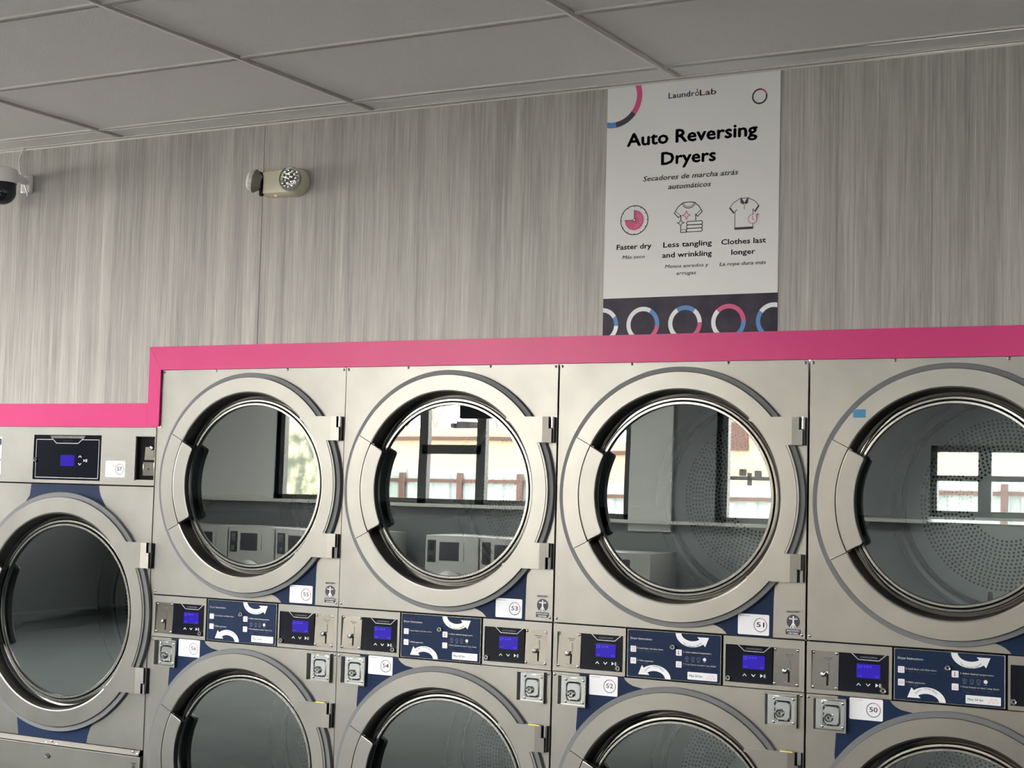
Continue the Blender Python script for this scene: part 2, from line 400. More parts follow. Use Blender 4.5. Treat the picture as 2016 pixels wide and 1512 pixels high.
# --- door, centred on (0, 0); s scales the stack door to the big dryer's
HA0, HA1 = math.radians(152.4), math.radians(206.8)
def ring_fn(s):
    def f(b):
        P = [(.402, -.009), (.402, -.0205), (.4005, -.022), (.348, -.022), (.3435, -.0205), (.341, -.016), (.340, -.009)]
        b.lathe([(r*s, y) for r, y in P], 0, 0, STEEL_R, n=110, a0=HA1+.004, a1=HA0-.004+2*PI)
        b.lathe([(.402*s, -.009), (.340*s, -.009)], 0, 0, STEEL_R, n=110)
    return f
def gasket_fn(s):
    return lambda b: b.lathe([(.4185*s, 0), (.4185*s, -.013), (.4175*s, -.0145), (.398*s, -.0145), (.398*s, -.008)], 0, 0, GASK, n=128)
def bowl_fn(s):
    def f(b):
        b.lathe([(.3400*s, -.010), (.3385*s, 0.0), (.3340*s, .038), (.325*s, .042)], 0, 0, SATIN, n=128)
    return f
def bezel_fn(s):
    def f(b):
        b.lathe([(.3250*s, .0420), (.3235*s, .030), (.3215*s, .0255), (.3190*s, .0232), (.3132*s, .0228), (.3112*s, .0245), (.3103*s, .034)], 0, 0, BEZ, n=128)
        b.lathe([(.3103*s, .034), (.3078*s, .034)], 0, 0, DARK, n=128)
        b.lathe([(.3078*s, .034), (.3074*s, .0215), (.3062*s, .0196), (.2998*s, .0194), (.2982*s, .0212), (.2970*s, .0302)], 0, 0, BEZ, n=128)
    return f
def glass_fn(s): return lambda b: b.disc(0, 0, .2975*s, .0300, GLASS, n=96)
def sector(r0, r1, a0, a1, n=20):
    return [(r1*math.cos(a0+(a1-a0)*i/n), r1*math.sin(a0+(a1-a0)*i/n)) for i in range(n+1)]+[(r0*math.cos(a1+(a0-a1)*i/n), r0*math.sin(a1+(a0-a1)*i/n)) for i in range(n+1)]
def cover_fn(s): return lambda b: b.prism(sector(.3475*s, .402*s, HA0+.002, HA1-.002), -.022, -.006, STEEL_R)
def grip_fn(s):
    def f(b):
        r0, r1 = (.287 if s == 1 else .337), .3445*s; a0, a1 = HA0+.006, HA1-.006; c = .012*s; n = 22; d = c/r0
        pts = [(r1*math.cos(a0+(a1-a0)*i/n), r1*math.sin(a0+(a1-a0)*i/n)) for i in range(n+1)]
        def pol(r, a): return (r*math.cos(a), r*math.sin(a))
        pts += [pol(r0+c, a1), pol(r0+c*.45, a1-d*.10), pol(r0+c*.1, a1-d*.42), pol(r0, a1-d)]
        pts += [pol(r0, a1-d+(a0-a1+2*d)*i/16) for i in range(1, 16)]
        pts += [pol(r0, a0+d), pol(r0+c*.1, a0+d*.42), pol(r0+c*.45, a0+d*.10), pol(r0+c, a0)]
        bm = bmesh.new(); vv = [bm.verts.new((x, -.0225, z)) for x, z in pts]; fc = bm.faces.new(vv)
        fc.normal_update()
        if fc.normal.y > 0: fc.normal_flip()
        ex = bmesh.ops.extrude_face_region(bm, geom=[fc]); mv = [g for g in ex['geom'] if isinstance(g, bmesh.types.BMVert)]
        for v in mv: v.co.y = -.0165
        front = [f_ for f_ in bm.faces if all(abs(v.co.y+.0225) < 1e-6 for v in f_.verts)]
        eds = [e for e in bm.edges if all(abs(v.co.y+.0225) < 1e-6 for v in e.verts)]
        bmesh.ops.bevel(bm, geom=eds, offset=.0028, segments=2, affect='EDGES', profile=.6)
        bmesh.ops.recalc_face_normals(bm, faces=bm.faces[:])
        bm.verts.index_update(); b.add([v.co[:] for v in bm.verts], [[v.index for v in f_.verts] for f_ in bm.faces], STEEL_R); bm.free()
        b.prism(pts, -.0165, .004, BLACKP)
    return f
def groove_fn(s): return lambda b: b.prism(sector(.335*s, .350*s, HA0, HA1), -.0125, -.006, SATIN)
def hinge_fn(s):
    def f(b):
        h = .2555*s; hc = .168*s; xr = .376*s; R = .3465*s; A = math.acos(.236*s/R)
        n = 26; L = [(.236*s, h-.012*s), (.2385*s, h-.004*s), (.246*s, h), (xr, h), (xr, hc), (.3615*s, hc), (.3568*s, hc-.004)]
        As = math.asin((hc-.006)/(.3945*s)); L += [(.3945*s*math.cos(As-2*As*i/20), .3945*s*math.sin(As-2*As*i/20)) for i in range(21)]
        L += [(.3568*s, -hc+.004), (.3615*s, -hc), (xr, -hc), (xr, -h), (.246*s, -h), (.2385*s, -h+.004*s), (.236*s, -h+.012*s)]
        L += [(R*math.cos(-A+2*A*i/n), R*math.sin(-A+2*A*i/n)) for i in range(1, n)]
        b.prism(L, -.0245, -.009, STEEL_R)
        for sg in (1, -1):   # turned-back hinge leaf at the right, notched for the pin
            z0, z1 = (hc, h) if sg > 0 else (-h, -hc); zn = h-.040 if sg > 0 else -h+.040
            x2 = .4085*s; y2 = -.0195; xn = x2-.011
            def yy(x): return -.0245+(y2+.0245)*(x-xr)/(x2-xr)
            if sg > 0: Q = [(xr, z0), (x2, z0), (x2, zn), (xn, zn), (xn, z1), (xr, z1)]
            else: Q = [(xr, z0), (xn, z0), (xn, zn), (x2, zn), (x2, z1), (xr, z1)]
            k = len(Q); b.add([(x, yy(x), z) for x, z in Q]+[(x, -.009, z) for x, z in Q], [list(range(k))]+[(i, (i+1) % k, k+(i+1) % k, k+i) for i in range(k)], STEEL_R)
    return f
def pin_fn(s):
    def f(b):
        z0 = (.2555*s-.037); z1 = .2555*s
        b.tube([(.4095*s, -.013, z0), (.4095*s, -.013, z1)], .0062, CHROME, n=14)
    return f
def leaf_fn(s):
    def f(b):
        z = (.169*s, .2555*s-.001); b.box(.404*s, .4155*s, -.012, 0, z[0], z[1], BLACKP, .0015)
    return f
def make_door(par, x, z, s, key, tilt=0):
    d = part('door', 'ring'+key, ring_fn(s), par, (x, 0, z))
    part('gasket', 'gasket'+key, gasket_fn(s), d, label='grey rubber ring round the door')
    part('door_rim', 'bowl'+key, bowl_fn(s), d); part('glass_bezel', 'bezel'+key, bezel_fn(s), d, label='polished steel bezel')
    g = part('door_glass', 'glass'+key, glass_fn(s), d, label='tinted reflecting glass'); g.rotation_euler = (tilt, 0, 0)
    part('handle_cover', 'cover'+key, cover_fn(s), d); part('door_handle', 'grip'+key, grip_fn(s), d); part('handle_groove', 'groove'+key, groove_fn(s), d)
    part('hinge_plate', 'hinge'+key, hinge_fn(s), d)
    for off in (0, 1):
        part('hinge_pin', 'pin'+key, pin_fn(s), d, (0, 0, -off*(.511*s-.037)), label='chrome hinge pin'); part('hinge_leaf', 'leaf'+key, leaf_fn(s), d, (0, 0, -off*(.4245*s-.001)), label='black hinge leaf')
    return d
# --- drum
def drum_fn(s):
    def f(b):
        b.lathe([(.345*s, .012), (.352*s, .05), (.375*s, .10), (.375*s, .645)], 0, 0, DRUMW, n=96)
        b.lathe([(.375*s, .645), (.381*s, .646), (.381*s, .654), (.375*s, .655)], 0, 0, DARK, n=96)
        b.lathe([(.375*s, .655), (.375*s, .73)], 0, 0, DRUMW, n=96)
    return f
def drumback_fn(s):
    def f(b):
        b.lathe([(.3765*s, .73), (.362*s, .73), (.360*s, .727), (.358*s, .730)], 0, 0, DRUM, n=96)
        b.lathe([(.358*s, .730), (.357*s, .742), (.345*s, .742), (.344*s, .730)], 0, 0, DARK, n=96)
        b.lathe([(.344*s, .730), (.342*s, .726), (.339*s, .729), (.0005, .729)], 0, 0, DRUM, n=96)
        for sl in range(5): pass
        x, z = .325*s*math.cos(math.radians(-100)), .325*s*math.sin(math.radians(-100))
        b.flat([(x+.009*math.cos(t)*1, z+.026*max(-1, min(1, math.sin(t)*1.6))) for t in [2*PI*i/20 for i in range(20)]], .7275, DARK)
    return f
def holes_fn(s):
    def f(b):
        k = 0; r = .124
        while r < .289:
            n = int(2*PI*r/.0150); off = (k % 2)*PI/n
            for i in range(n):
                a = 2*PI*i/n+off; b.disc(r*s*math.cos(a), r*s*math.sin(a), .0043, .7284, DARK, n=7)
            r += .0126; k += 1
        b.smooth = False
    return f
def lifter_fn(s):
    def f(b):
        for a in (192, 72, -48):
            a = math.radians(a); c, n_ = (math.cos(a), math.sin(a)), (-math.sin(a), math.cos(a))
            P = []
            for y in (.14, .62):
                for (r, t) in ((.376, -.035), (.335, -.016), (.322, 0), (.335, .016), (.376, .035)): P.append((c[0]*r*s+n_[0]*t, y, c[1]*r*s+n_[1]*t))
            b.add(P, [(i, i+1, i+6, i+5) for i in range(4)]+[(0, 1, 2, 3, 4), (9, 8, 7, 6, 5)], DRUM)
    return f
def make_drum(par, x, z, s, key):
    d = part('drum', 'drum'+key, drum_fn(s), par, (x, 0, z))
    part('drum_back', 'drumback'+key, drumback_fn(s), d)
    h = part('perforation', 'holes'+key, holes_fn(s), d); h['kind'] = 'stuff'
    part('drum_lifter', 'lift'+key, lifter_fn(s), d)
# --- control panels
def lock_fn(b):
    b.lathe([(.0098, 0), (.0098, -.006), (.0085, -.0085), (.0072, -.0075), (.0068, -.0062), (.0005, -.0062)], 0, 0, POLISH, n=24)
    b.disc(0, 0, .0034, -.0064, DARK, 12); b.rect(-.0009, .0009, -.0052, .0018, -.0066, DARK)
def coinplate_fn(b):   # tilted steel plate with slot, lever and four screws' seats
    w, h = .083, .116; t = .0048
    b.add([(-w/2, -.0016, -h/2), (w/2, -.0016, -h/2), (w/2, -.0016+t, h/2), (-w/2, -.0016+t, h/2), (-w/2, .006, -h/2), (w/2, .006, -h/2), (w/2, .006, h/2), (-w/2, .006, h/2)],
          [(0, 1, 2, 3), (0, 4, 5, 1), (1, 5, 6, 2), (2, 6, 7, 3), (3, 7, 4, 0)], PLATE); b.smooth = False
def pl_y(z): return -.0016+.0048*(z+.058)/.116
def coinslot_fn(b):
    for dx, z0, z1, w in ((.003, -.006, .023, .0015),):
        b.stroke([(dx-.0012, z1), (dx+.0012, z0)], w, pl_y(0)-.0006, INKG)
    b.rect(-.0035, .0025, -.048, -.012, pl_y(-.012)-.0014, DARK, .001)
    b.stroke([(-.016, -.0465), (.0145, -.0495)], .0016, pl_y(-.049)-.0006, SATIN)
    b.stroke([(-.013, .0385), (.011, .037)], .0022, pl_y(.0375)-.0006, INKG); b.stroke([(-.007, .0325), (.005, .0318)], .0018, pl_y(.032)-.0006, INKG)
def lever_fn(b):
    b.lathe([(.0075, -.002), (.0078, -.006), (.0065, -.0085), (.0005, -.0095)], -.008, -.013, CHROME, n=16)
    b.tube([(-.006, -.005, -.0125), (.0015, -.005, -.006)], .0034, CHROME, n=8)
def blackpanel_fn(b): b.box(-.0755, .0755, -.0008, .006, -.058, .058, GLOSSB)
def legend_fn(flip):
    def f(b):
        y = -.0012; e = .0020*flip
        C = [(-.037+e, .0570), (-.0165+e, .0395), (.045+e, .0395), (.0655+e, .0570)]
        b.stroke(C, .0022, y, SILVERP)
        b.text('COMPASSPRO', -.0115+e, .040+e, .0450, .0052, y, GREYP, bold=.01)
        for x, sg in ((-.0155+e, 1), (.0130+e, -1)): b.stroke([(x-.0052, -.0345-.0028*sg), (x, -.0345+.0030*sg), (x+.0052, -.0345-.0028*sg)], .0022, y, WHITE)
        x = .0355+e; b.flat([(x, -.0395), (x+.0088, -.0338), (x, -.0280)], y, WHITE)
        for dx in (.0115, .0152): b.rect(x+dx, x+dx+.0022, -.0392, -.0285, y, GREYP if dx > .012 else WHITE)
    return f
def lcd_fn(b):
    b.box(-.0355, .0355, -.0016, 0, -.021, .021, BLUE_LCD)
    b.stroke([(-.032, .016), (-.024, .016), (-.024, .0085), (-.032, .0085)], .0012, -.0018, LCDTXT, close=True)
    b.text('1234', -.021, .010, .0105, .0065, -.0018, LCDTXT)
    b.text('TIME', -.032, -.020, -.0175, .005, -.0018, LCDTXT); b.text('TEMP', .019, .032, -.0175, .005, -.0018, LCDTXT)
def frame_fn(w, h, L):
    """control fascia frame, L = list of openings (x0, x1, z0, z1) merged into one opening"""
    def f(b):
        x0, x1, z0, z1 = L
        b.prism([(-w/2, -h/2), (w/2, -h/2), (w/2, h/2), (-w/2, h/2)], -.004, .010, STEEL, holes=([(x0, z0), (x1, z0), (x1, z1), (x0, z1)],)); b.smooth = False
    return f
def instr_fn(b):
    b.box(-.160, .160, -.003, .010, -.0770, .0770, POLISH, .0015); b.smooth = False
def instr_print_fn(b):
    # local origin at the panel centre; measured layout
    y0 = -.0034; y = -.0038; ox, oz = -.437-.0005, -1.0235
    X = lambda x: x+ox
    Z = lambda z: z+oz+.0006
    b.prism(rrect(-.1570, .1570, -.0745, .0745, .004), y0, y0, NAVY)
    b.text('Laundro', X(.2893), X(.3137), Z(1.0805), .0036, y, BLUEP, bold=.01); b.text('Lab', X(.3145), X(.3299), Z(1.0805), .0036, y, PINKP, bold=.01)
    b.text('Dryer Instructions', X(.2895), X(.3637), Z(1.0682), .0066, y, WHITE, bold=.05)
    for (xx, zz, k) in ((.2996, 1.0369, 0), (.3001, .9994, 1), (.4561, 1.0357, 2), (.4563, .9983, 3)):
        xx, zz = X(xx), Z(zz); b.prism(rrect(xx-.0098, xx+.0098, zz-.0098, zz+.0098, .002), y, y, STK); yy = y-.0003
        if k == 0: b.stroke([(xx-.005, zz+.003), (xx-.002, zz+.005), (xx+.002, zz+.005), (xx+.005, zz+.003), (xx+.003, zz), (xx+.003, zz-.005), (xx-.003, zz-.005), (xx-.003, zz)], .0010, yy, LPINK, close=True)
        elif k == 1: b.stroke([(xx-.006, zz-.003), (xx+.006, zz-.003), (xx+.006, zz+.003), (xx-.006, zz+.003)], .0012, yy, LPINK, close=True); b.disc(xx, zz, .0018, yy, LPINK, 10)
        elif k == 2: b.stroke([(xx-.001, zz+.005), (xx-.001, zz-.002)], .0022, yy, INKG); b.disc(xx-.001, zz-.004, .0024, yy, PINKP, 10)
        else: b.stroke([(xx, zz+.004), (xx, zz-.001), (xx-.004, zz-.003), (xx-.002, zz-.006), (xx+.003, zz-.006), (xx+.004, zz-.002)], .0012, yy, LPINK)
    def t(s_, x0, x1, z, c, m, bo=.012): b.text(s_, X(x0), X(x1), Z(z), c, y, m, bold=bo)
    t('1.', .3132, .3163, 1.0389, .0050, WHITE, .055); t('Load dryer and close door.', .3191, .4035, 1.0386, .0050, WHITE, .055); t('Cargue la secadora y cierre la puerta.', .3191, .4036, 1.0302, .0040, GREYP)
    t('3.', .3139, .3170, .9997, .0050, WHITE, .055); t('Make payment.', .3204, .3700, .9992, .0050, WHITE, .055); t('Haga el pago.', .3204, .3499, .9915, .0040, GREYP)
    t('2.', .4709, .4742, 1.0372, .0050, WHITE, .055); t('Select desired temperature.', .4776, .5658, 1.0370, .0050, WHITE, .055); t('Seleccione la temperatura deseada.', .4776, .5566, 1.0296, .0040, GREYP)
    t('4.', .4711, .4745, .9990, .0050, WHITE, .055); t('Press button to start / stop dryer.', .4778, .5813, .9986, .0050, WHITE, .055)
    t('Presione el bot\u00f3n para iniciar o parar la', .4778, .5648, .9908, .0036, GREYP); t('secadora.', .4779, .4984, .9848, .0036, GREYP)
    for i, xx in enumerate((.4835, .5036, .5227, .5426)):
        xx = X(xx); zz = Z(1.0195)
        if i < 3:
            b.arc(xx, zz, .0052, .0059, y, GREYP, 0, 360, 18); b.disc(xx, zz+.0005, .0016-.0004*i, y, GREYP, 8)
        else: b.disc(xx, zz, .0056, y, WHITE, 20)
        b.stroke([(xx-.004, zz-.0088), (xx+.004, zz-.0088)], .0012, y, GREYP)
    b.prism(rrect(X(.4864), X(.5855), Z(.9538), Z(.9778), .002), y, y, STK); b.text('Max 50 lbs', X(.4923), X(.5361), Z(.9628), .0068, y-.0003, INK, bold=.01)
    for xx, zz in ((.5590, .9695), (.5710, .9695), (.5535, .9615), (.5650, .9613), (.5765, .9612)):
        xx, zz = X(xx), Z(zz); b.stroke([(xx-.003, zz+.001), (xx-.001, zz+.0024), (xx+.001, zz+.0024), (xx+.003, zz+.001), (xx+.0018, zz-.002), (xx-.0018, zz-.002)], .0009, y-.0003, LPINK, close=True)
    # curved arrows: top one opens to the upper dryer, bottom one to the lower
    def arrow(sg, cx, cz, words):
        P = []; n = 22
        for rr_, rng in ((1.0, range(n+1)), (.0, range(n, -1, -1))):
            for i in rng:
                u = i/n; a = PI*(1.0+.735*u)        # from west through south
                ro = (.0555, .0430) if rr_ == 1 else (.0365, .0240)
                P.append((cx+sg*ro[0]*math.cos(a), cz+sg*ro[1]*math.sin(a)))
            if rr_ == 1.0:
                pass
        # split so the head goes at the end
        outer, inner = P[:n+1], P[n+1:]
        a = PI*1.735; ux, uz = -math.sin(a), math.cos(a)
        ox_, oz_ = outer[-1]; ix, iz = inner[0]
        mx, mz = (ox_+ix)/2, (oz_+iz)/2
        ext = lambda p, q: (p[0]+(p[0]-q[0])*.55, p[1]+(p[1]-q[1])*.55)
        h1, h2 = ext((ox_, oz_), (ix, iz)), ext((ix, iz), (ox_, oz_)); tip = (mx+sg*(.0255), mz+sg*(.0150))
        poly = outer+[h1, tip, h2]+inner
        top = .0741
        poly = [(x, max(-top, min(top, z))) for x, z in poly]
        b.prism(poly, y, y, WHITE)
        b.arctext(words, cx, cz, .040 if sg > 0 else .0400, -88 if sg > 0 else 92, .0052, y-.0003, INK, inward=(sg > 0), bold=.02)
    arrow(1, X(.4995), Z(1.0985), 'Top  |  Secador Superior')
    arrow(-1, X(.3745), Z(.9470), 'Bottom  |  Secador Inferior')
def coinbox_fn(b):
    # polished steel cup: raised rim around a recess, floor of the recess at the back
    w, h = .104, .102
    O = [(-w/2, -h/2), (w/2, -h/2), (w/2, h/2), (-w/2, h/2)]; I = [(-w/2+.004, -h/2+.005), (w/2-.004, -h/2+.005), (w/2-.004, h/2-.004), (-w/2+.004, h/2-.004)]
    b.prism(O, -.014, .0, STEEL, holes=(I,)); b.smooth = False
    b.box(-w/2+.003, w/2-.003, -.001, .0, -h/2+.003, h/2-.003, CHROME)
def coinblock_fn(b):
    b.box(-.026, .046, -.0075, -.001, -.042, .043, CHROME, .001)
    # dished square drawer pull
    P = [rrect(-.019-k, .031+k, -.031-k*.9, .027+k*.9, .011) for k in (.003, 0.0, -.003)]
    for q, (ya, yb) in enumerate(((-.0075, -.0125), (-.0125, -.009))):
        n = len(P[0]); b.add([(x, ya, z) for x, z in P[q]]+[(x, yb, z) for x, z in P[q+1]], [(i, (i+1) % n, n+(i+1) % n, n+i) for i in range(n)], CHROME)
    b.flat(P[2], -.009, CHROME)
def keybarrel_fn(b):
    b.lathe([(.0135, -.008), (.0125, -.016), (.010, -.019), (.0085, -.0165), (.0005, -.0160)], -.001, -.009, CHROME, n=24)
    b.disc(-.001, -.009, .0030, -.0163, DARK, 10)
def stk_base_fn(b): b.prism(rrect(-.0505, .0505, -.0322, .0322, .004), -.0006, -.0002, STK); b.stroke([(-.045, .0262), (-.012, .0262)], .0014, -.0009, GREYP)
def stk_ring_fn(b):
    y = -.0009; cx, cz = .0225, -.0005
    b.arc(cx, cz, .0196, .0216, y, INK, 100, 385, 60); b.arc(cx, cz, .0196, .0216, y, PINKP, 25, 100, 60)
def num_fn(n): return lambda b: b.text(n, .0105, .0345, -.0062, .0150, -.0010, INKG, bold=.012)
def make_sticker(par, x, z, n, name='number_sticker'):
    s = part(name, 'stk', stk_base_fn, par, (x, 0, z)); part('number_ring', 'stkring', stk_ring_fn, s); part('number', 'num'+n, num_fn(n), s)
def award_fn(b):
    y = -.0006
    b.text('ERGOCERT', -.0205, .0205, .0270, .0065, y, INKG, bold=.03)
    b.disc(0, 0, .0212, y, INK, 32)
    w = -.0010
    b.disc(0, .0140, .0028, w, STK, 12); b.stroke([(0, .011), (0, -.002)], .0048, w, STK)
    b.stroke([(-.0125, .0085), (0, .0068), (.0125, .0085)], .0026, w, STK); b.stroke([(-.011, .0135), (0, .0075), (.011, .0135)], .0016, w, GREYP)
    for sg in (1, -1): b.stroke([(0, -.001), (sg*.0025, -.0195)], .0026, w, STK); b.stroke([(0, -.001), (sg*.0085, -.0175)], .0022, w, STK)
    b.rect(-.0238, .0238, -.0400, -.0235, y, INK, .0008)
    b.text('ERGONOMICS', -.0200, .0200, -.0305, .0048, w, STK, bold=.02); b.text('CERTIFIED', -.0160, .0160, -.0382, .0048, w, STK, bold=.02)
DCX = .4347; DZU = 1.5425; DZL = .5160; GR = .412
def circ(cx, cz, r, a0, a1, n=24): return [(cx+r*math.cos(math.radians(a0+(a1-a0)*i/n)), cz+r*math.sin(math.radians(a0+(a1-a0)*i/n))) for i in range(n+1)]
def decalU_fn(b):
    b.flat([(.757, 1.295), (.7535, 1.23), (.752, 1.1115), (.604, 1.1115), (.598, 1.120), (.585, 1.130), (.569, 1.137), (.549, 1.1435)]+circ(DCX, DZU, GR, -76, -38), -.0004, NAVY)
def decalL_fn(b):
    b.flat([(.0985, .9505), (.2560, .9505), (.262, .942), (.272, .934), (.288, .926), (.3215, .9205)]+circ(DCX, DZL, GR, 106, 146)+[(.090, .775), (.0935, .833), (.0985, .90)], -.0004, NAVY)
WM = .8545
def cabinet_fn(w, z1, d):
    def f(b):
        b.box(0, .004, .014, d, .02, z1, STEEL); b.box(w-.004, w, .014, d, .02, z1, STEEL)
        b.box(.004, w-.004, .014, d, z1-.004, z1, STEEL); b.box(.004, w-.004, d-.004, d, .02, z1-.004, STEEL); b.box(.004, w-.004, .014, d-.004, .02, .024, STEEL)
        b.smooth = False
    return f
def stack_extra_fn(b):   # dark sheet behind the seams between the fascia pieces
    b.box(.006, WM-.006, .0145, .0180, .951, 1.112, DARK); b.smooth = False
def make_stack(x, sx, top_no, low_no, label, tapeU=False, tilt=0):
    t = thing('stack_dryer', label, 'dryer', (x, 0, 0), 'stacked tumble dryers'); t.scale = (sx, 1, 1)
    part('cabinet', 'cab', cabinet_fn(WM, TOP-.002, 1.10), t)
    part('seam_backing', 'seamback', stack_extra_fn, t)
    part('toe_kick', 'kick', lambda b: b.box(.004, WM-.004, .03, .045, 0, .08, BLACKP), t)
    up = part('upper_panel', 'pu', panel_fn(0, WM, 1.1125, 1.9785, DCX, DZU, .352), t)
    for xx, zz in ((.010, 1.968), (.262, 1.972), (.594, 1.972), (WM-.010, 1.968), (.010, 1.1265), (WM-.010, 1.1265)): screw(up, xx, zz)
    lo = part('lower_panel', 'pl', panel_fn(0, WM, .083, .9515, DCX, DZL, .352), t)
    for xx, zz in ((.009, .9415), (WM-.009, .9415), (.010, .095), (WM-.010, .095)): screw(lo, xx, zz)
    part('blue_decal', 'decU', decalU_fn, t, label='navy decal in the panel corner'); part('blue_decal', 'decL', decalL_fn, t, label='navy decal in the panel corner')
    for z, k in ((DZU, 'u'), (DZL, 'l')):
        d = make_door(t, DCX, z, 1.0, 's', tilt if k == 'u' else 0)
        if k == 'l': part('yellow_tape', 'ytape', lambda b: b.box(.352, .392, -.0262, -.018, .2545, .2580, YEL), d, label='strip of yellow tape on the hinge plate')
        if k == 'u' and tapeU: part('blue_tape', 'btape', lambda b: b.box(-.2930, -.2545, -.0226, -.0219, .2535, .2785, TAPE), d, label='piece of blue masking tape')
        make_drum(t, .470, z, 1.0, 's')
    for side in (0, 1):
        zc = 1.0315; xc = .1318 if side == 0 else .7242; w = .2595 if side == 0 else .2605
        bx = .1770 if side == 0 else .6765; cx = .0580 if side == 0 else .7965
        op = (.0165-xc, .2525-xc, -.0645, .0520) if side == 0 else (.6010-xc, .8380-xc, -.0645, .0520)
        fr = part('control_fascia', 'fr%d' % side, frame_fn(w, .1555, op), t, (xc, 0, zc))
        bp = part('control_display_panel', 'bp', blackpanel_fn, t, (bx, 0, 1.0258), label='glossy black panel with display and touch buttons')
        part('display', 'lcd', lcd_fn, bp, (.0135 if side == 0 else .0155, -.0006, .0064), label='lit blue display')
        part('button_legend', 'leg%d' % side, legend_fn(side), bp, label='white button symbols')
        part('lock', 'lock', lock_fn, bp, (.0590 if side == 0 else -.0665, -.0008, -.0470), label='round chrome lock')
        cp = part('coin_plate', 'cp', coinplate_fn, t, (cx, 0, 1.0255), label='smooth steel coin slot plate')
        part('coin_slot', 'cs', coinslot_fn, cp, (.0085, 0, 0)); part('coin_return_lever', 'cl', lever_fn, cp, (.0035, 0, 0), label='chrome coin return lever')
        for dx in (-.036, .036):
            for dz in (-.052, .052): screw(cp, dx, dz, pl_y(dz))
    ip = part('instruction_panel', 'ip', instr_fn, t, (.4268, 0, 1.0318), label='navy panel of dryer instructions')
    part('instruction_print', 'ipp', instr_print_fn, ip); part('lock', 'lock2', lock_fn, ip, (-.0022, -.0034, .0295), label='round chrome lock')
    for xc in (.0755, .7825):
        cb = part('coin_box', 'cb', coinbox_fn, t, (xc, 0, .8935), label='square chrome coin box'); part('coin_drawer', 'cbk', coinblock_fn, cb); part('key_barrel', 'ck', keybarrel_fn, cb)
        for dx, dz in ((-.021, .036), (.041, .036), (-.021, -.036), (.041, -.036)): screw(cb, dx, dz, -.0075)
    make_sticker(t, .6893, 1.1490, top_no); make_sticker(t, .1845, .9185, low_no)
    part('certificate_sticker', 'aw', award_fn, t, (.8165, 0, 1.1660), label='small black and white certificate sticker')
    return t
make_stack(.0010, 1.0, '55', '56', 'stacked silver dryers numbered 55 over 56, at the left end of the tall row')
make_stack(.8562, 1.0, '53', '54', 'stacked silver dryers numbered 53 over 54, second tall stack from the left')
make_stack(1.7155, 1.006, '51', '52', 'stacked silver dryers numbered 51 over 52, standing below the poster', tilt=-.005)
make_stack(2.5800, 1.006, '49', '50', 'stacked silver dryers over number 50, blue tape on its upper door ring', tapeU=True)
# neighbour that continues the row past the frame edge
# ------------------------------------------------------------------ single large dryer 57
BD = thing('large_dryer', 'lower single silver dryer numbered 57 with one big door, at the left edge', 'dryer', (-.931, 0, 0), 'tumble dryers'); BW = .912
del BD['group']
part('cabinet', 'cab57', cabinet_fn(BW, 1.755, 1.10), BD)
cxb = .455; czb = 1.02; SB = 1.129
def ctl57(b):
    bx = (.276, .636, 1.541, 1.722); cn = (.812, .9085, 1.546, 1.720)
    b.prism([(0, 1.528), (BW, 1.528), (BW, 1.756), (0, 1.756)], 0, .010, STEEL, holes=([(bx[0], bx[2]), (bx[1], bx[2]), (bx[1], bx[3]), (bx[0], bx[3])], [(cn[0], cn[2]), (cn[1], cn[2]), (cn[1], cn[3]), (cn[0], cn[3])]))
    b.smooth = False
cpn = part('control_fascia', 'c57', ctl57, BD)
part('filler_strip', 'fs57', lambda b: b.box(.9135, .9308, .003, .013, 0, 1.755, STEEL), BD)
part('seam_backing', 'sb57', lambda b: b.box(.006, BW-.006, .0235, .026, 1.50, 1.75, DARK), BD)
part('door_panel', 'dp57', panel_fn(0, BW, .515, 1.5235, cxb, czb, .395), BD)
d57 = make_door(BD, cxb, czb, SB, 'b'); make_drum(BD, cxb+.01, czb, 1.08, 'b')
def dec57a(b): b.flat([(.273, 1.5225), (.6345, 1.5225), (.637, 1.500), (.6464, 1.479), (.672, 1.4436)]+circ(cxb, czb, .465, 62, 118)+[(.239, 1.4417), (.2673, 1.4754)], -.0004, NAVY)
def dec57b(b): b.flat([(.252, .60), (.266, .5155), (.627, .5155), (.632, .545), (.645, .578), (.66, .598)]+circ(cxb, czb, .465, -63, -117), -.0004, NAVY)
part('blue_decal', 'd57a', dec57a, BD, label='navy decal above the big door'); part('blue_decal', 'd57b', dec57b, BD, label='navy decal below the big door')
def bp57(b):
    b.box(.276, .636, .004, .012, 1.541, 1.722, GLOSSB); b.smooth = False
bp = part('control_display_panel', 'bp57', bp57, BD, label='glossy black panel with display and touch buttons')
def leg57(b):
    y = .0035
    b.stroke([(.372, 1.7035), (.2865, 1.7035), (.2865, 1.5500), (.6210, 1.5500), (.6210, 1.7035), (.533, 1.7035)], .0026, y, SILVERP)
    b.flat([(.360, 1.7185), (.548, 1.7185), (.5385, 1.7085), (.367, 1.7085)], y, POLISH)
    b.stroke([(.366, 1.712), (.395, 1.6885), (.511, 1.6885), (.541, 1.712)], .0028, y, SILVERP); b.text('COMPASSPRO', .424, .484, 1.6955, .0058, y, GREYP, bold=.01)
    b.stroke([(.517, 1.6335), (.5235, 1.6400), (.530, 1.6335)], .0034, y, WHITE); b.stroke([(.517, 1.6085), (.5235, 1.6020), (.530, 1.6085)], .0034, y, WHITE)
    b.flat([(.543, 1.6260), (.543, 1.6145), (.5515, 1.6203)], y, WHITE); b.rect(.554, .5565, 1.6145, 1.6260, y, WHITE); b.rect(.559, .5615, 1.6145, 1.6260, y, WHITE)
part('button_legend', 'leg57', leg57, bp, label='white button symbols')
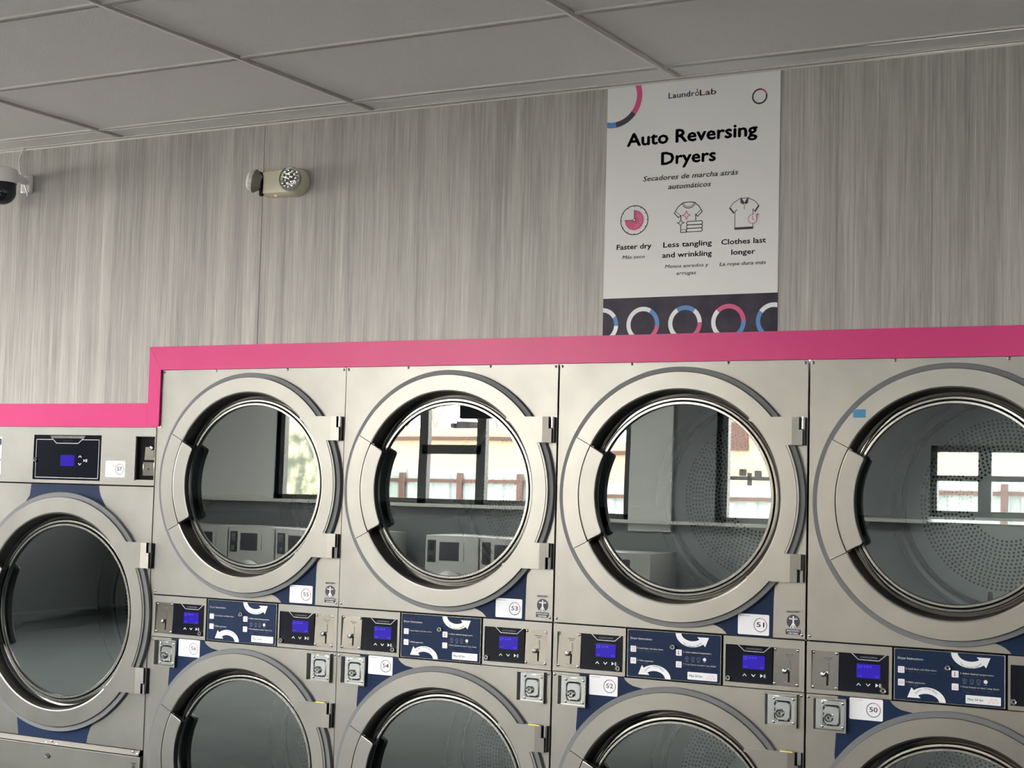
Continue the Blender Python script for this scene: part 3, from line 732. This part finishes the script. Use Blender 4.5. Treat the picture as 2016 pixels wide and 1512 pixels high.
part('display', 'lcd57', lambda b: b.box(.4205, .4945, .0030, .005, 1.5975, 1.6415, BLUE_LCD), bp, label='lit blue display')
part('lock', 'lock3', lock_fn, bp, (.2875, .0035, 1.621), label='round chrome lock')
def coin57(b):
    a0, a1, z0, z1 = .812, .9085, 1.546, 1.720
    b.box(a0, a1, .058, .062, z0, z1, SATIN); b.box(a0, a0+.002, .004, .058, z0, z1, SATIN); b.box(a1-.002, a1, .004, .058, z0, z1, STEEL); b.box(a0, a1, .004, .058, z1-.002, z1, SATIN); b.box(a0, a1, .004, .058, z0, z0+.004, STEEL); b.smooth = False
cb = part('coin_recess', 'cr57', coin57, BD)
part('coin_plate', 'cp57', lambda b: b.add([(.842, .020, 1.628), (.904, .020, 1.628), (.904, .026, 1.714), (.842, .026, 1.714)], [(0, 1, 2, 3)], PLATE), cb)
part('coin_slot', 'cs57', lambda b: (b.rect(.890, .894, 1.640, 1.664, .0175, DARK), b.stroke([(.888, 1.690), (.890, 1.708)], .0014, .0195, INKG), b.stroke([(.880, 1.640), (.900, 1.639)], .0016, .0178, SATIN)), cb)
part('coin_return_lever', 'cl57', lambda b: b.lathe([(.0085, .020), (.009, .010), (.007, .006), (.0005, .005)], .884, 1.674, CHROME, n=16), cb)
part('coin_drawer', 'cd57', lambda b: (b.box(.850, .905, .004, .030, 1.566, 1.619, PLATE, .001), b.disc(.878, 1.592, .0035, .0035, DARK, 12)), cb)
make_sticker(BD, .7135, 1.5895, '57')
def left_st(b):
    b.prism(rrect(.006, .1000, 1.556, 1.712, .004), -.0006, -.0002, STK); b.rect(.018, .0965, 1.678, 1.704, -.0009, NAVY)
    for i in range(3): b.stroke([(.022, 1.698-.0075*i), (.094, 1.698-.0075*i)], .0016, -.0012, GREYP)
    b.disc(.094, 1.617, .004, -.0009, INKG, 12)
part('instruction_sticker', 'ls57', left_st, BD, label='white instruction sticker with a navy heading')
part('recess_strip', 'rs57', lambda b: b.add([(.004, .010, .515), (.892, .010, .515), (.892, -.002, .4925), (.004, -.002, .4925)], [(0, 1, 2, 3)], SATIN), BD, label='dark sloping strip below the door')
lp = part('lint_door', 'lp57', lambda b: b.box(.0, BW-.004, -.012, .012, .10, .4905, STEEL, .0012), BD)
part('toe_kick', 'tk57', lambda b: b.box(.004, BW-.004, .03, .045, 0, .10, BLACKP), BD)
part('lock', 'lock4', lock_fn, lp, (.443, -.012, .4510), label='round chrome lock')
part('maker_mark', 'mk57', lambda b: (b.rect(.870, .893, .462, .468, -.0128, INK), b.disc(.881, .452, .0085, -.0128, INK, 20)), lp)
for xx, zz in ((.443, .505), (.414, .497), (.471, .496), (.862, .506), (.884, .499)): screw(BD, xx, zz, .003)

# ------------------------------------------------------------------ poster
PX0, PX1 = 1.8710, 2.4720
P_ = thing('poster', 'white dryer poster on the grey wall with a navy band of rings at its foot', 'poster', (0, 0, 0))
part('poster_sheet', 'psheet', lambda b: (b.box(PX0, PX1, -.0016, -.0004, 2.192, 2.9095, POSTW), setattr(b, 'smooth', False)), P_)
part('navy_band', 'pband', lambda b: b.prism([(PX0, 2.0690), (PX1, 2.0690), (PX1, 2.1920), (PX0, 2.1920)], -.0016, -.0004, POSTN), P_)
YP = -.0020
def clipx(b):
    for i, v in enumerate(b.v): b.v[i] = (min(max(v[0], PX0), PX1), v[1], min(max(v[2], 2.0695), 2.909))
def p_rings(b):
    z = 2.1030; R0, R1 = .0435, .0580
    for cx, segs in ((1.8690, ((-90, -3, WHITE), (-3, 32, BLUEP), (32, 120, WHITE))), (2.0150, ((60, 230, WHITE), (-8, 60, BLUEP), (-80, -8, PINKP))),
                     (2.1625, ((122, 230, WHITE), (52, 122, BLUEP), (2, 52, WHITE), (-80, 2, PINKP))), (2.3105, ((135, 230, WHITE), (2, 135, PINKP), (-80, 2, BLUEP))), (2.4600, ((60, 144, WHITE), (144, 230, BLUEP)))):
        for a0, a1, m in segs: b.arc(cx, z, R0, R1, YP, m, a0, a1, 80)
    clipx(b)
part('ring_pattern', 'prings', p_rings, P_)
def p_big(b):
    cx, cz, R1, R0 = 1.8920, 2.8720, .1045, .0855
    b.arc(cx, cz, R0, R1, YP, PINKP, -38, 100, 90); b.arc(cx, cz, R0, R1, YP, INK, -83, -38, 90); b.arc(cx, cz, R0, R1, YP, BLUEP, -120, -83, 90)
    clipx(b)
part('ring_motif', 'pbig', p_big, P_)
part('ring_motif', 'pbig2', lambda b: (b.arc(2.4035, 2.8270, .0205, .0258, YP, INK, 75, 375, 60), b.arc(2.4035, 2.8270, .0205, .0258, YP, PINKP, 15, 75, 60)), P_)
part('shop_logo', 'plogo', lambda b: (b.text('Laundr', 2.0905, 2.1810, 2.8496, .0200, YP, BLUEP, bold=.008), b.arc(2.1905, 2.8560, .0045, .0072, YP, INK, 0, 360, 24), b.stroke([(2.1905, 2.866), (2.1905, 2.871)], .003, YP, INK), b.text('Lab', 2.2000, 2.2560, 2.8490, .0200, YP, PINKP, bold=.008)), P_)
part('heading', 'phead1', lambda b: b.text('Auto Reversing', 1.9460, 2.3964, 2.7010, .0450, YP, INK, bold=.030), P_); part('heading', 'phead2', lambda b: b.text('Dryers', 2.0699, 2.2575, 2.6300, .0430, YP, INK, bold=.030), P_)
part('subheading', 'psub', lambda b: (b.text('Secadores de marcha atr\u00e1s', 2.0058, 2.3349, 2.5790, .0175, YP, INKG, bold=.012, shear=.2), b.text('autom\u00e1ticos', 2.0956, 2.2433, 2.5468, .0175, YP, INKG, bold=.012, shear=.2)), P_)
if 1:
    for k_, (s_, x0, x1, z) in enumerate((('Faster dry', 1.9160, 2.0396, 2.3545), ('Less tangling', 2.0823, 2.2497, 2.3543), ('and wrinkling', 2.0795, 2.2503, 2.3203), ('Clothes last', 2.2824, 2.4307, 2.3535), ('longer', 2.3168, 2.3962, 2.3192))):
        part('caption', 'pcap%d' % k_, lambda b: b.text(s_, x0, x1, z, .0178, YP, INK, bold=.020), P_)
    for k_, (s_, x0, x1, z) in enumerate((('M\u00e1s seco', 1.9368, 2.0174, 2.3228), ('Menos enredos y', 2.0893, 2.2402, 2.2856), ('arrugas', 2.1292, 2.1978, 2.2618), ('La ropa dura m\u00e1s', 2.2772, 2.4324, 2.2847))):
        part('caption', 'pcapi%d' % k_, lambda b: b.text(s_, x0, x1, z, .0122, YP, INKG, bold=.006, shear=.2), P_)
def p_clock(b):
    cx, cz = 1.9772, 2.4510
    b.arc(cx, cz, .0470, .0502, YP, INK, 0, 360, 60)
    for k in range(12): a = math.radians(30*k); b.stroke([(cx+.0445*math.cos(a), cz+.0445*math.sin(a)), (cx+.0475*math.cos(a), cz+.0475*math.sin(a))], .0022, YP, INK)
    b.arc(cx, cz, .0005, .0335, YP, PINKP, -180, 90, 60)
    for r in (.018, .024): b.arc(cx, cz, r, r+.0012, YP-.0003, LPINK, -90, 60, 60)
    b.stroke([(cx, cz), (cx, cz+.0335)], .0026, YP-.0005, INK); b.stroke([(cx, cz), (cx-.0335, cz)], .0026, YP-.0005, INK); b.disc(cx, cz, .0058, YP-.0007, INK, 16); b.disc(cx, cz, .0032, YP-.0009, POSTW, 12)
part('clock_icon', 'pclock', p_clock, P_)
def star(b, x, z, r, m):
    b.stroke([(x, z+r), (x+r*.28, z+r*.28), (x+r, z), (x+r*.28, z-r*.28), (x, z-r), (x-r*.28, z-r*.28), (x-r, z), (x-r*.28, z+r*.28)], .0020, YP-.0004, m, close=True)
def p_shirt(b):
    w = .0028
    b.stroke([(2.1463, 2.4972), (2.155, 2.4992), (2.1686, 2.4998), (2.182, 2.4988), (2.190, 2.4960), (2.204, 2.484), (2.2154, 2.4660), (2.1997, 2.4507), (2.1927, 2.4582), (2.1938, 2.4386)], w, YP, INK)
    b.stroke([(2.1463, 2.4972), (2.131, 2.485), (2.1186, 2.4653), (2.1334, 2.4504), (2.1419, 2.4564), (2.1417, 2.443)], w, YP, INK)
    b.stroke([(2.125, 2.4705), (2.1395, 2.4570)], .0018, YP, INK); b.stroke([(2.209, 2.4712), (2.196, 2.4580)], .0018, YP, INK)
    for dr, ww in ((.0, .0024), (.0050, .0018)): b.stroke([(2.1683+(.0218-dr)*math.cos(a), 2.4972+(.0175-dr)*math.sin(a)) for a in [PI+PI*i/10 for i in range(11)]], ww, YP, INK)
    star(b, 2.1608, 2.4570, .0138, PINKP); star(b, 2.1417, 2.4325, .0118, INK)
    b.stroke([(2.1417, 2.421), (2.1420, 2.4008), (2.1620, 2.4008)], w, YP, INK); b.stroke([(2.1420, 2.4095), (2.1620, 2.4100)], .0018, YP, INK); b.stroke([(2.1603, 2.4008), (2.1603, 2.4095)], .0016, YP, INK)
    for z in (2.4300, 2.4183, 2.4068): b.stroke(rrect(2.1620, 2.2165, z-.0056, z+.0056, .005), .0024, YP, INK, close=True)
part('shirt_icon', 'pshirt', p_shirt, P_)
def p_polo(b):
    b.stroke([(2.3443, 2.5004), (2.322, 2.488), (2.3082, 2.4699), (2.3218, 2.4530), (2.3335, 2.4640)], .0020, YP, INK); b.stroke([(2.3716, 2.4998), (2.393, 2.489), (2.4069, 2.4724), (2.3947, 2.4540), (2.3860, 2.4635)], .0020, YP, INK)
    b.stroke([(2.3267, 2.459), (2.3267, 2.4004), (2.3873, 2.4002), (2.3870, 2.4290)], .0022, YP, INK); b.stroke([(2.3868, 2.461), (2.3866, 2.447)], .0022, YP, INK)
    b.rect(2.3266, 2.3873, 2.4002, 2.4070, YP-.0003, INK)
    for q in ([(2.3082, 2.4699), (2.3218, 2.4530), (2.3245, 2.4560), (2.3112, 2.4728)], [(2.4069, 2.4724), (2.3947, 2.4540), (2.3917, 2.4570), (2.4040, 2.4752)]): b.flat(q, YP-.0003, INK)
    b.flat([(2.3443, 2.5006), (2.3485, 2.5003), (2.3582, 2.4860), (2.3675, 2.5000), (2.3718, 2.4998), (2.3700, 2.4850), (2.3620, 2.4795), (2.3582, 2.4840), (2.3540, 2.4795), (2.3450, 2.4855)], YP-.0003, INK); b.stroke([(2.3470, 2.5004), (2.3700, 2.5000)], .0022, YP, INK)
    b.stroke([(2.3582, 2.479), (2.3582, 2.4640)], .0016, YP, INK)
    b.disc(2.3860, 2.4312, .0150, YP-.0004, POSTW, 24); b.arc(2.3860, 2.4312, .0134, .0154, YP-.0006, PINKP, 75, 405, 40); b.stroke([(2.3860, 2.4400), (2.3860, 2.4312), (2.3915, 2.4275)], .0018, YP-.0006, PINKP)
    b.stroke([(2.3965, 2.4440), (2.4065, 2.4440)], .0019, YP-.0006, PINKP); b.stroke([(2.4015, 2.4390), (2.4015, 2.4490)], .0019, YP-.0006, PINKP)
part('polo_icon', 'ppolo', p_polo, P_)

# ------------------------------------------------------------------ emergency light
EL = thing('emergency_light', 'cream two-headed emergency wall lamp with a glowing red indicator', 'emergency light', (.5655, 0, 2.6720))
def el_body(b):
    # stadium body, right end round, bevelled to a smaller face
    def outline(g):
        P = [(-.095+g, -.046+g*.8), (-.07, -.0495+g)]+[(.045+(.0525-g)*math.cos(t), (.0525-g)*math.sin(t)) for t in [-PI/2+PI*i/14 for i in range(15)]]+[(-.07, .0495-g), (-.095+g, .044-g*.8)]
        return P
    L = [(outline(0), 0.0), (outline(0), -.018), (outline(.003), -.040), (outline(.010), -.050)]
    n = len(L[0][0]); vs = []; fs = []
    for P, y in L: vs += [(x, y, z) for x, z in P]
    for k in range(3):
        for i in range(n): fs.append((k*n+i, k*n+(i+1) % n, (k+1)*n+(i+1) % n, (k+1)*n+i))
    fs.append([3*n+i for i in range(n)]); b.add(vs, fs, CREAM)
part('lamp_body', 'elb', el_body, EL)
def head_shell(b): b.lathe([(.0440, -.046), (.0465, -.056), (.0462, -.064), (.0435, -.066)], .0500, .0035, LENS, n=40)
h = part('lamp_head', 'elh', head_shell, EL, label='round lamp head facing forward')
def head_lens(b):
    b.lathe([(.0435, -.060), (.030, -.055), (.0005, -.052)], .0480, .0050, LENS, n=32)
    for i in range(12):
        a = 2*PI*i/12; r = .031; b.lathe([(.0062, -.058), (.0045, -.063), (.0005, -.065)], .048+r*math.cos(a), .005+r*math.sin(a), CHROME, n=8)
    for i in range(6):
        a = 2*PI*i/6+.3; r = .016; b.lathe([(.0062, -.056), (.0045, -.062), (.0005, -.064)], .048+r*math.cos(a), .005+r*math.sin(a), CHROME, n=8)
    b.lathe([(.0062, -.055), (.0045, -.062), (.0005, -.064)], .048, .005, CHROME, n=8)
part('lamp_reflector', 'elr', head_lens, h)
part('lamp_lens', 'ell', lambda b: b.lathe([(.0437, -.0655), (.034, -.0685), (.018, -.0705), (.0005, -.071)], .048, .005, CLEAR, n=32), h)
# left head, turned to face left
part('lamp_socket', 'els', lambda b: b.prism([(-.094, -.044), (-.090, -.050), (-.080, -.046), (-.0775, -.028), (-.0770, 0), (-.0775, .025), (-.083, .038), (-.095, .043)], -.0515, -.0400, DARK), EL)
lh = link('lamp_head', None, EL)
b = MB(); b.lathe([(.0250, .0), (.0420, -.026), (.0450, -.030), (.0425, -.033)], 0, 0, SHELLG, n=36)
bpy.data.objects.remove(lh); lh = link('lamp_head', b.mesh('lamp_head'), EL, (-.088, -.040, .002), 'lamp head turned to the left')
lh.rotation_euler = (math.radians(-12), math.radians(0), math.radians(-68))
b = MB(); b.lathe([(.0425, -.033), (.040, -.046), (.030, -.056), (.014, -.061), (.0005, -.062)], 0, 0, PALE_LENS, n=36); b.lathe([(.0425, -.031), (.0005, -.024)], 0, 0, LENS, n=36); link('lamp_lens', b.mesh('lamp_lens'), lh)
part('red_indicator', 'elred', lambda b: b.lathe([(.0060, 0), (.0045, -.003), (.0005, -.004)], 0, 0, REDL, n=14), EL, (-.030, -.034, -.0475))

# ------------------------------------------------------------------ security camera
SC = thing('security_camera', 'white dome security camera with a black lens ball, on the wall at the left', 'camera', (-.790, 0, 2.74))
part('wall_mount', 'scm', lambda b: (b.box(.008, .066, -.018, 0, -.018, .055, CAMW, .006), b.tube([(.034, -.015, .030), (.024, -.075, .042)], .017, CAMW, n=14)), SC)
def cap_fn(b):
    n = 40; vs = []; fs = []; prof = [(.0005, .066), (.045, .065), (.055, .060), (.0575, .050), (.0590, .006), (.0575, .003), (.050, .003)]
    for i in range(n):
        a = 2*PI*i/n
        for r, z in prof: vs.append((.020+r*math.cos(a), -.125+r*math.sin(a), z))
    P = len(prof)
    for i in range(n):
        for q in range(P-1): j = (i+1) % n; fs.append((i*P+q, j*P+q, j*P+q+1, i*P+q+1))
    b.add(vs, fs, CAMW)
part('camera_cap', 'scc', cap_fn, SC)
def ball_fn(b):
    n = 36; vs = []; fs = []; prof = [(.0545*math.sin(PI/2*i/12)+.0003, -.030-.0545*math.cos(PI/2*i/12)) for i in range(13)]+[(.0545, .004)]
    for i in range(n):
        a = 2*PI*i/n
        for r, z in prof: vs.append((.020+r*math.cos(a), -.125+r*math.sin(a), z))
    P = len(prof)
    for i in range(n):
        for q in range(P-1): j = (i+1) % n; fs.append((i*P+q, j*P+q, j*P+q+1, i*P+q+1))
    b.add(vs, fs, CAMB)
ball = part('lens_ball', 'scb', ball_fn, SC, label='black lens ball')
def leds(b):
    C = Vector((.020, -.125, -.030)); d = Vector((.25, -.93, -.28)).normalized(); u = d.orthogonal().normalized(); v = d.cross(u)
    for i in range(10):
        a = 2*PI*i/10; p = C+d*.0500+(u*math.cos(a)+v*math.sin(a))*.0215
        b.tube([p, p+d*.0035], .0021, LENS, n=8)
    b.tube([C+d*.0535, C+d*.0560], .0120, CAMB, n=20)
part('infrared_lamps', 'scl', leds, ball, label='ring of small infrared lamps')
pts = [(-.778, -.006, CZ-.004), (-.786, -.012, CZ-.020), (-.795, -.016, CZ-.045), (-.7945, -.018, CZ-.062), (-.784, -.022, CZ-.090), (-.768, -.026, CZ-.125), (-.752, -.026, CZ-.155), (-.741, -.024, CZ-.182), (-.737, -.020, CZ-.199), (-.741, -.016, CZ-.207), (-.748, -.010, CZ-.206)]
def smooth(P, k=5):
    V = [Vector(p) for p in P]; out = []
    for i in range(len(V)-1):
        p0, p1, p2, p3 = V[max(i-1, 0)], V[i], V[i+1], V[min(i+2, len(V)-1)]
        for j in range(k):
            t = j/k; out.append(.5*((2*p1)+(p2-p0)*t+(2*p0-5*p1+4*p2-p3)*t*t+(-p0+3*p1-3*p2+p3)*t**3))
    return out+[V[-1]]
b = MB(); b.tube(smooth(pts), .0028, CAMW, n=8)
thing('camera_cable', 'thin white cable hanging from the ceiling to the security camera', 'cable', (0, 0, 0), me=b.mesh('camera_cable'))

b = MB(); b.box(3.46, X1, .012, .06, 0, 1.765, STEEL); b.box(3.46, X1, .012, .06, 1.765, 1.983, STEEL); b.smooth = False; struct('trim_9', b.mesh('right_infill'))
b = MB(); b.box(X0, -.94, .012, .06, 0, 1.762, STEEL); b.smooth = False; struct('trim_10', b.mesh('left_infill'))
# ------------------------------------------------------------------ shop front behind the camera (seen in the door glass)
FR = Y0
m = MB()
def fw(x0, x1, z0, z1, mt=DWALL, y1=None): m.box(x0, x1, FR-.15, FR if y1 is None else y1, z0, z1, mt)
WT = 2.78; SZ = 1.35
fw(X0, X1, 0, SZ); fw(X0, X1, WT, CZ+.1); fw(X0, -6.84, SZ, WT, WALLP); fw(-2.32, -1.37, SZ, WT); fw(-.60, .77, SZ, WT)
fw(2.55, X1, SZ, WT); fw(.77, 2.55, 2.06, WT); m.smooth = False
struct('wall_front', m.mesh('wall_front'))
m = MB(); m.box(-2.30, -1.83, FR, FR+.04, 1.26, CZ, WALLP); struct('trim_6', m.mesh('pale_column_face'))
m = MB(); m.box(X0, .77, FR, FR+.16, SZ-.01, SZ+.025, SILL); m.box(.77, 2.6, FR, FR+.10, SZ+.03, SZ+.055, SILL); struct('trim_7', m.mesh('window_ledge'))
def window(n, x0, x1, z0, z1, vs, hs, t=.06):
    m = MB(); y0, y1 = FR-.10, FR-.02
    for x in [x0+t/2, x1-t/2]: m.box(x-t/2, x+t/2, y0, y1, z0, z1, FRAME)
    for z in [z0+t/2, z1-t/2]: m.box(x0, x1, y0, y1, z-t/2, z+t/2, FRAME)
    for x, w in vs: m.box(x-w/2, x+w/2, y0, y1, z0, z1, FRAME)
    for xa, xb, z, w in hs: m.box(xa, xb, y0, y1, z-w/2, z+w/2, FRAME)
    m.smooth = False
    return struct('window_%d' % n, m.mesh('window_frame'))
window(1, -6.84, -2.32, SZ+.02, WT, [(-4.83, .11), (-4.09, .11), (-6.78, .12)], [(-4.85, -4.09, 1.965, .10)])
window(2, -1.37, -.60, SZ+.02, WT, [(-1.31, .12)], [])
window(3, .77, 2.55, SZ+.05, 2.06, [(1.27, .12), (1.86, .10)], [(.77, 2.55, 1.76, .05)])
m = MB(); m.box(-4.10, -3.15, FR+.35, FR+.47, 2.29, 2.62, HVAC, .01); m.box(-3.6, -3.56, FR+.39, FR+.43, 2.62, CZ-.006, HVAC)
thing('hanging_screen', 'black box hanging before the window, reflected in the glass of dryer 53', 'screen', me=m.mesh('hanging_screen'))
# row of washers below the windows
def washer_body(b): b.box(0, .615, .0, .70, 0, 1.06, WASHM, .008)
wl = ['silver washer reflected in the dryer 53 glass, right beside the dark gap', 'silver washer reflected in the dryer 53 glass, second beyond the dark gap',
      'silver washer of the reflected row, between the dryer 53 and dryer 51 glass', 'silver washer at the far end of the reflected row, in the dryer 51 glass',
      'silver washer reflected at the left edge of the dryer 55 glass', 'silver washer reflected in the dryer 55 glass, second from its left edge', 'silver washer reflected in the middle of the dryer 55 glass',
      'silver washer reflected at the right of the dryer 55 glass', 'silver washer of the reflected row, on the left side of the dark gap']
wx = [-4.15, -3.52, -2.89, -2.26, -7.95, -7.32, -6.69, -6.06, -5.43]
for i, x in enumerate(wx):
    w = thing('washer', wl[i], 'washer', (x, FR+.30, 0), 'washers below the shop window')
    part('washer_body', 'wb', washer_body, w)
    part('washer_controls', 'wc', lambda b: (b.box(.17, .40, .70, .704, .80, .99, WASHD), b.box(.40, .45, .70, .705, .80, .99, WASHM)), w)
    part('coin_unit', 'wcu', lambda b: (b.box(.03, .125, .70, .706, .78, 1.01, WASHD), b.box(.05, .105, .706, .709, .90, .99, CHROME), b.box(.055, .10, .706, .716, .80, .85, CHROME)), w)
    b_ = part('washer_door', 'wd', lambda b: b.lathe([(.20, .70), (.20, .735), (.15, .745), (.145, .72), (.0005, .71)], .31, .50, WASHM, n=40), w)
# ------------------------------------------------------------------ outdoors
m = MB(); m.box(-60, 45, -70, FR-.16, -.25, -.12, ASPH); struct('trim_8', m.mesh('pavement'))
fx = -20.0
FN = thing('corrugated_fence', 'pale corrugated metal fence with brown posts, reflected in the dryer doors', 'fence', (0, -18, 0))
def fence_sheet(b):
    x = -16.0; vs = []; k = 0
    while x < 3.0:
        y = 0 if k % 2 == 0 else -.05
        vs += [(x, y, -.12), (x, y, 1.88), (x+.14, y, -.12), (x+.14, y, 1.88)]; x += .17; k += 1
    b.add(vs, [(2*i, 2*i+1, 2*i+3, 2*i+2) for i in range(len(vs)//2-1)], FENC); b.smooth = False
part('metal_sheet', 'fsheet', fence_sheet, FN)
for x in (-15.5, -14.4, -13.3, -12.2, -11.1, -9.95, -8.81, -7.68, -6.55, -5.42, -4.3, -3.2, -2.1, -1.0, .1, 1.2):
    part('fence_post', 'fpost', lambda b: b.box(-.045, .045, .02, .10, -.12, 1.80, BROWN), FN, (x, 0, 0))
part('fence_rail', 'frail', lambda b: b.box(-16, 3, .01, .05, 1.64, 1.70, BROWN), FN)
BL = thing('peach_building', 'low peach stucco building with a brown parapet band, reflected in the dryer doors', 'building', (0, -24, 0))
part('building_wall', 'bw', lambda b: b.box(-19.0, 2.5, -8, 0, -.12, 2.82, STUC), BL)
part('parapet_band', 'bband', lambda b: b.box(-19.0, 2.5, 0, .08, 2.55, 2.63, BROWN), BL)
part('tall_wing', 'bwing', lambda b: b.box(-6.3, 0.5, -6, .5, -.12, 5.2, STUC), BL)
for xx, zz in ((-6.15, 2.9), (-6.15, 3.6)):
    part('window_shutter', 'bshut', lambda b: b.box(-.05, .55, .5, .56, -.28, .28, BROWN), BL, (xx, 0, zz))
part('wall_lamp', 'blamp', lambda b: (b.box(-5.75, -5.65, .5, .62, 2.15, 2.27, HVAC), b.box(-5.45, -5.35, .5, .62, 2.13, 2.25, HVAC)), BL)
for nm, x0, x1, z0, z1, lab in (('roof_unit', -12.68, -12.58, 2.84, 2.95, 'small'), ('roof_unit', -12.53, -12.20, 2.80, 2.99, 'large')):
    m = MB(); m.box(x0, x1, -24.8, -24.3, z0, z1, HVAC, .01); thing(nm, lab+' dark air unit on the peach building roof, reflected in dryer 53', 'air unit', me=m.mesh(nm))
m = MB()
for x in (-5.15, -3.7): m.box(x-.03, x+.03, -20.03, -19.97, -.12, 2.06, HVAC)
m.box(-5.15, -3.0, -20.03, -19.97, 2.0, 2.06, HVAC)
m.box(-4.43, -4.37, -20.03, -19.97, -.12, 2.12, HVAC)
# goes with the window of dryer 51
thing('pipe_rack', 'thin dark pipe frame outside, reflected at the right of the dryer 51 glass', 'pipe frame', me=m.mesh('pipe_rack'))
m = MB(); m.box(-13.6, -10.5, -17.2, -16.8, -.12, 4.6, IVY)
thing('ivy_wall', 'green overgrown wall outside, reflected in the glass of dryer 55', 'hedge', me=m.mesh('ivy_wall'))
def tree(x, y, h, label):
    b = MB(); random.seed(int(x*10))
    def br(p, d, L, r, k):
        q = p+d*L; b.tube([p, (p+q)/2+Vector((random.uniform(-.05, .05),)*3)*L, q], [r, r*.8, r*.6], BARK, n=5, caps=False)
        if k == 0: return
        for _ in range(3 if k > 1 else 4):
            nd_ = (d+Vector((random.uniform(-.7, .7), random.uniform(-.7, .7), random.uniform(-.1, .7)))).normalized(); br(q, nd_, L*.68, r*.58, k-1)
    br(Vector((0, 0, 0)), Vector((0, 0, 1)), h*.36, .16, 5)
    thing('bare_tree', label, 'tree', (x, y, -.12), me=b.mesh('bare_tree'))
tree(-20.4, -36, 6.0, 'bare tree above the peach roof, left of the black frame in the dryer 53 reflection')
tree(-19.6, -40, 6.6, 'bare tree above the peach roof, between the black frames in the dryer 53 reflection')
# added ceiling lamps that brighten the room (outside the camera's field of view)
for i, (lx, ly) in enumerate(((-4.4, -3.9), (-.8, -3.9), (-4.4, -7.0), (-.8, -7.0), (2.8, -7.0))):
    t = thing('added_ceiling_light', ('left front', 'middle front', 'left rear', 'middle rear', 'right rear')[i]+' flat panel lamp in the tiled ceiling behind the camera', 'ceiling light', (lx, ly, CZ-.012), 'ceiling panel lamps')
    part('lamp_frame', 'clf', lambda b: (b.prism([(-.59, -.30), (.59, -.30), (.59, .30), (-.59, .30)], 0, .007, CAMW, holes=([(-.56, -.27), (.56, -.27), (.56, .27), (-.56, .27)],)), [b.v.__setitem__(k, (v[0], v[2], v[1])) for k, v in enumerate(b.v)]), t)
    part('lamp_diffuser', 'cld', lambda b: b.box(-.56, .56, -.27, .27, .002, .006, FILLGLOW), t)
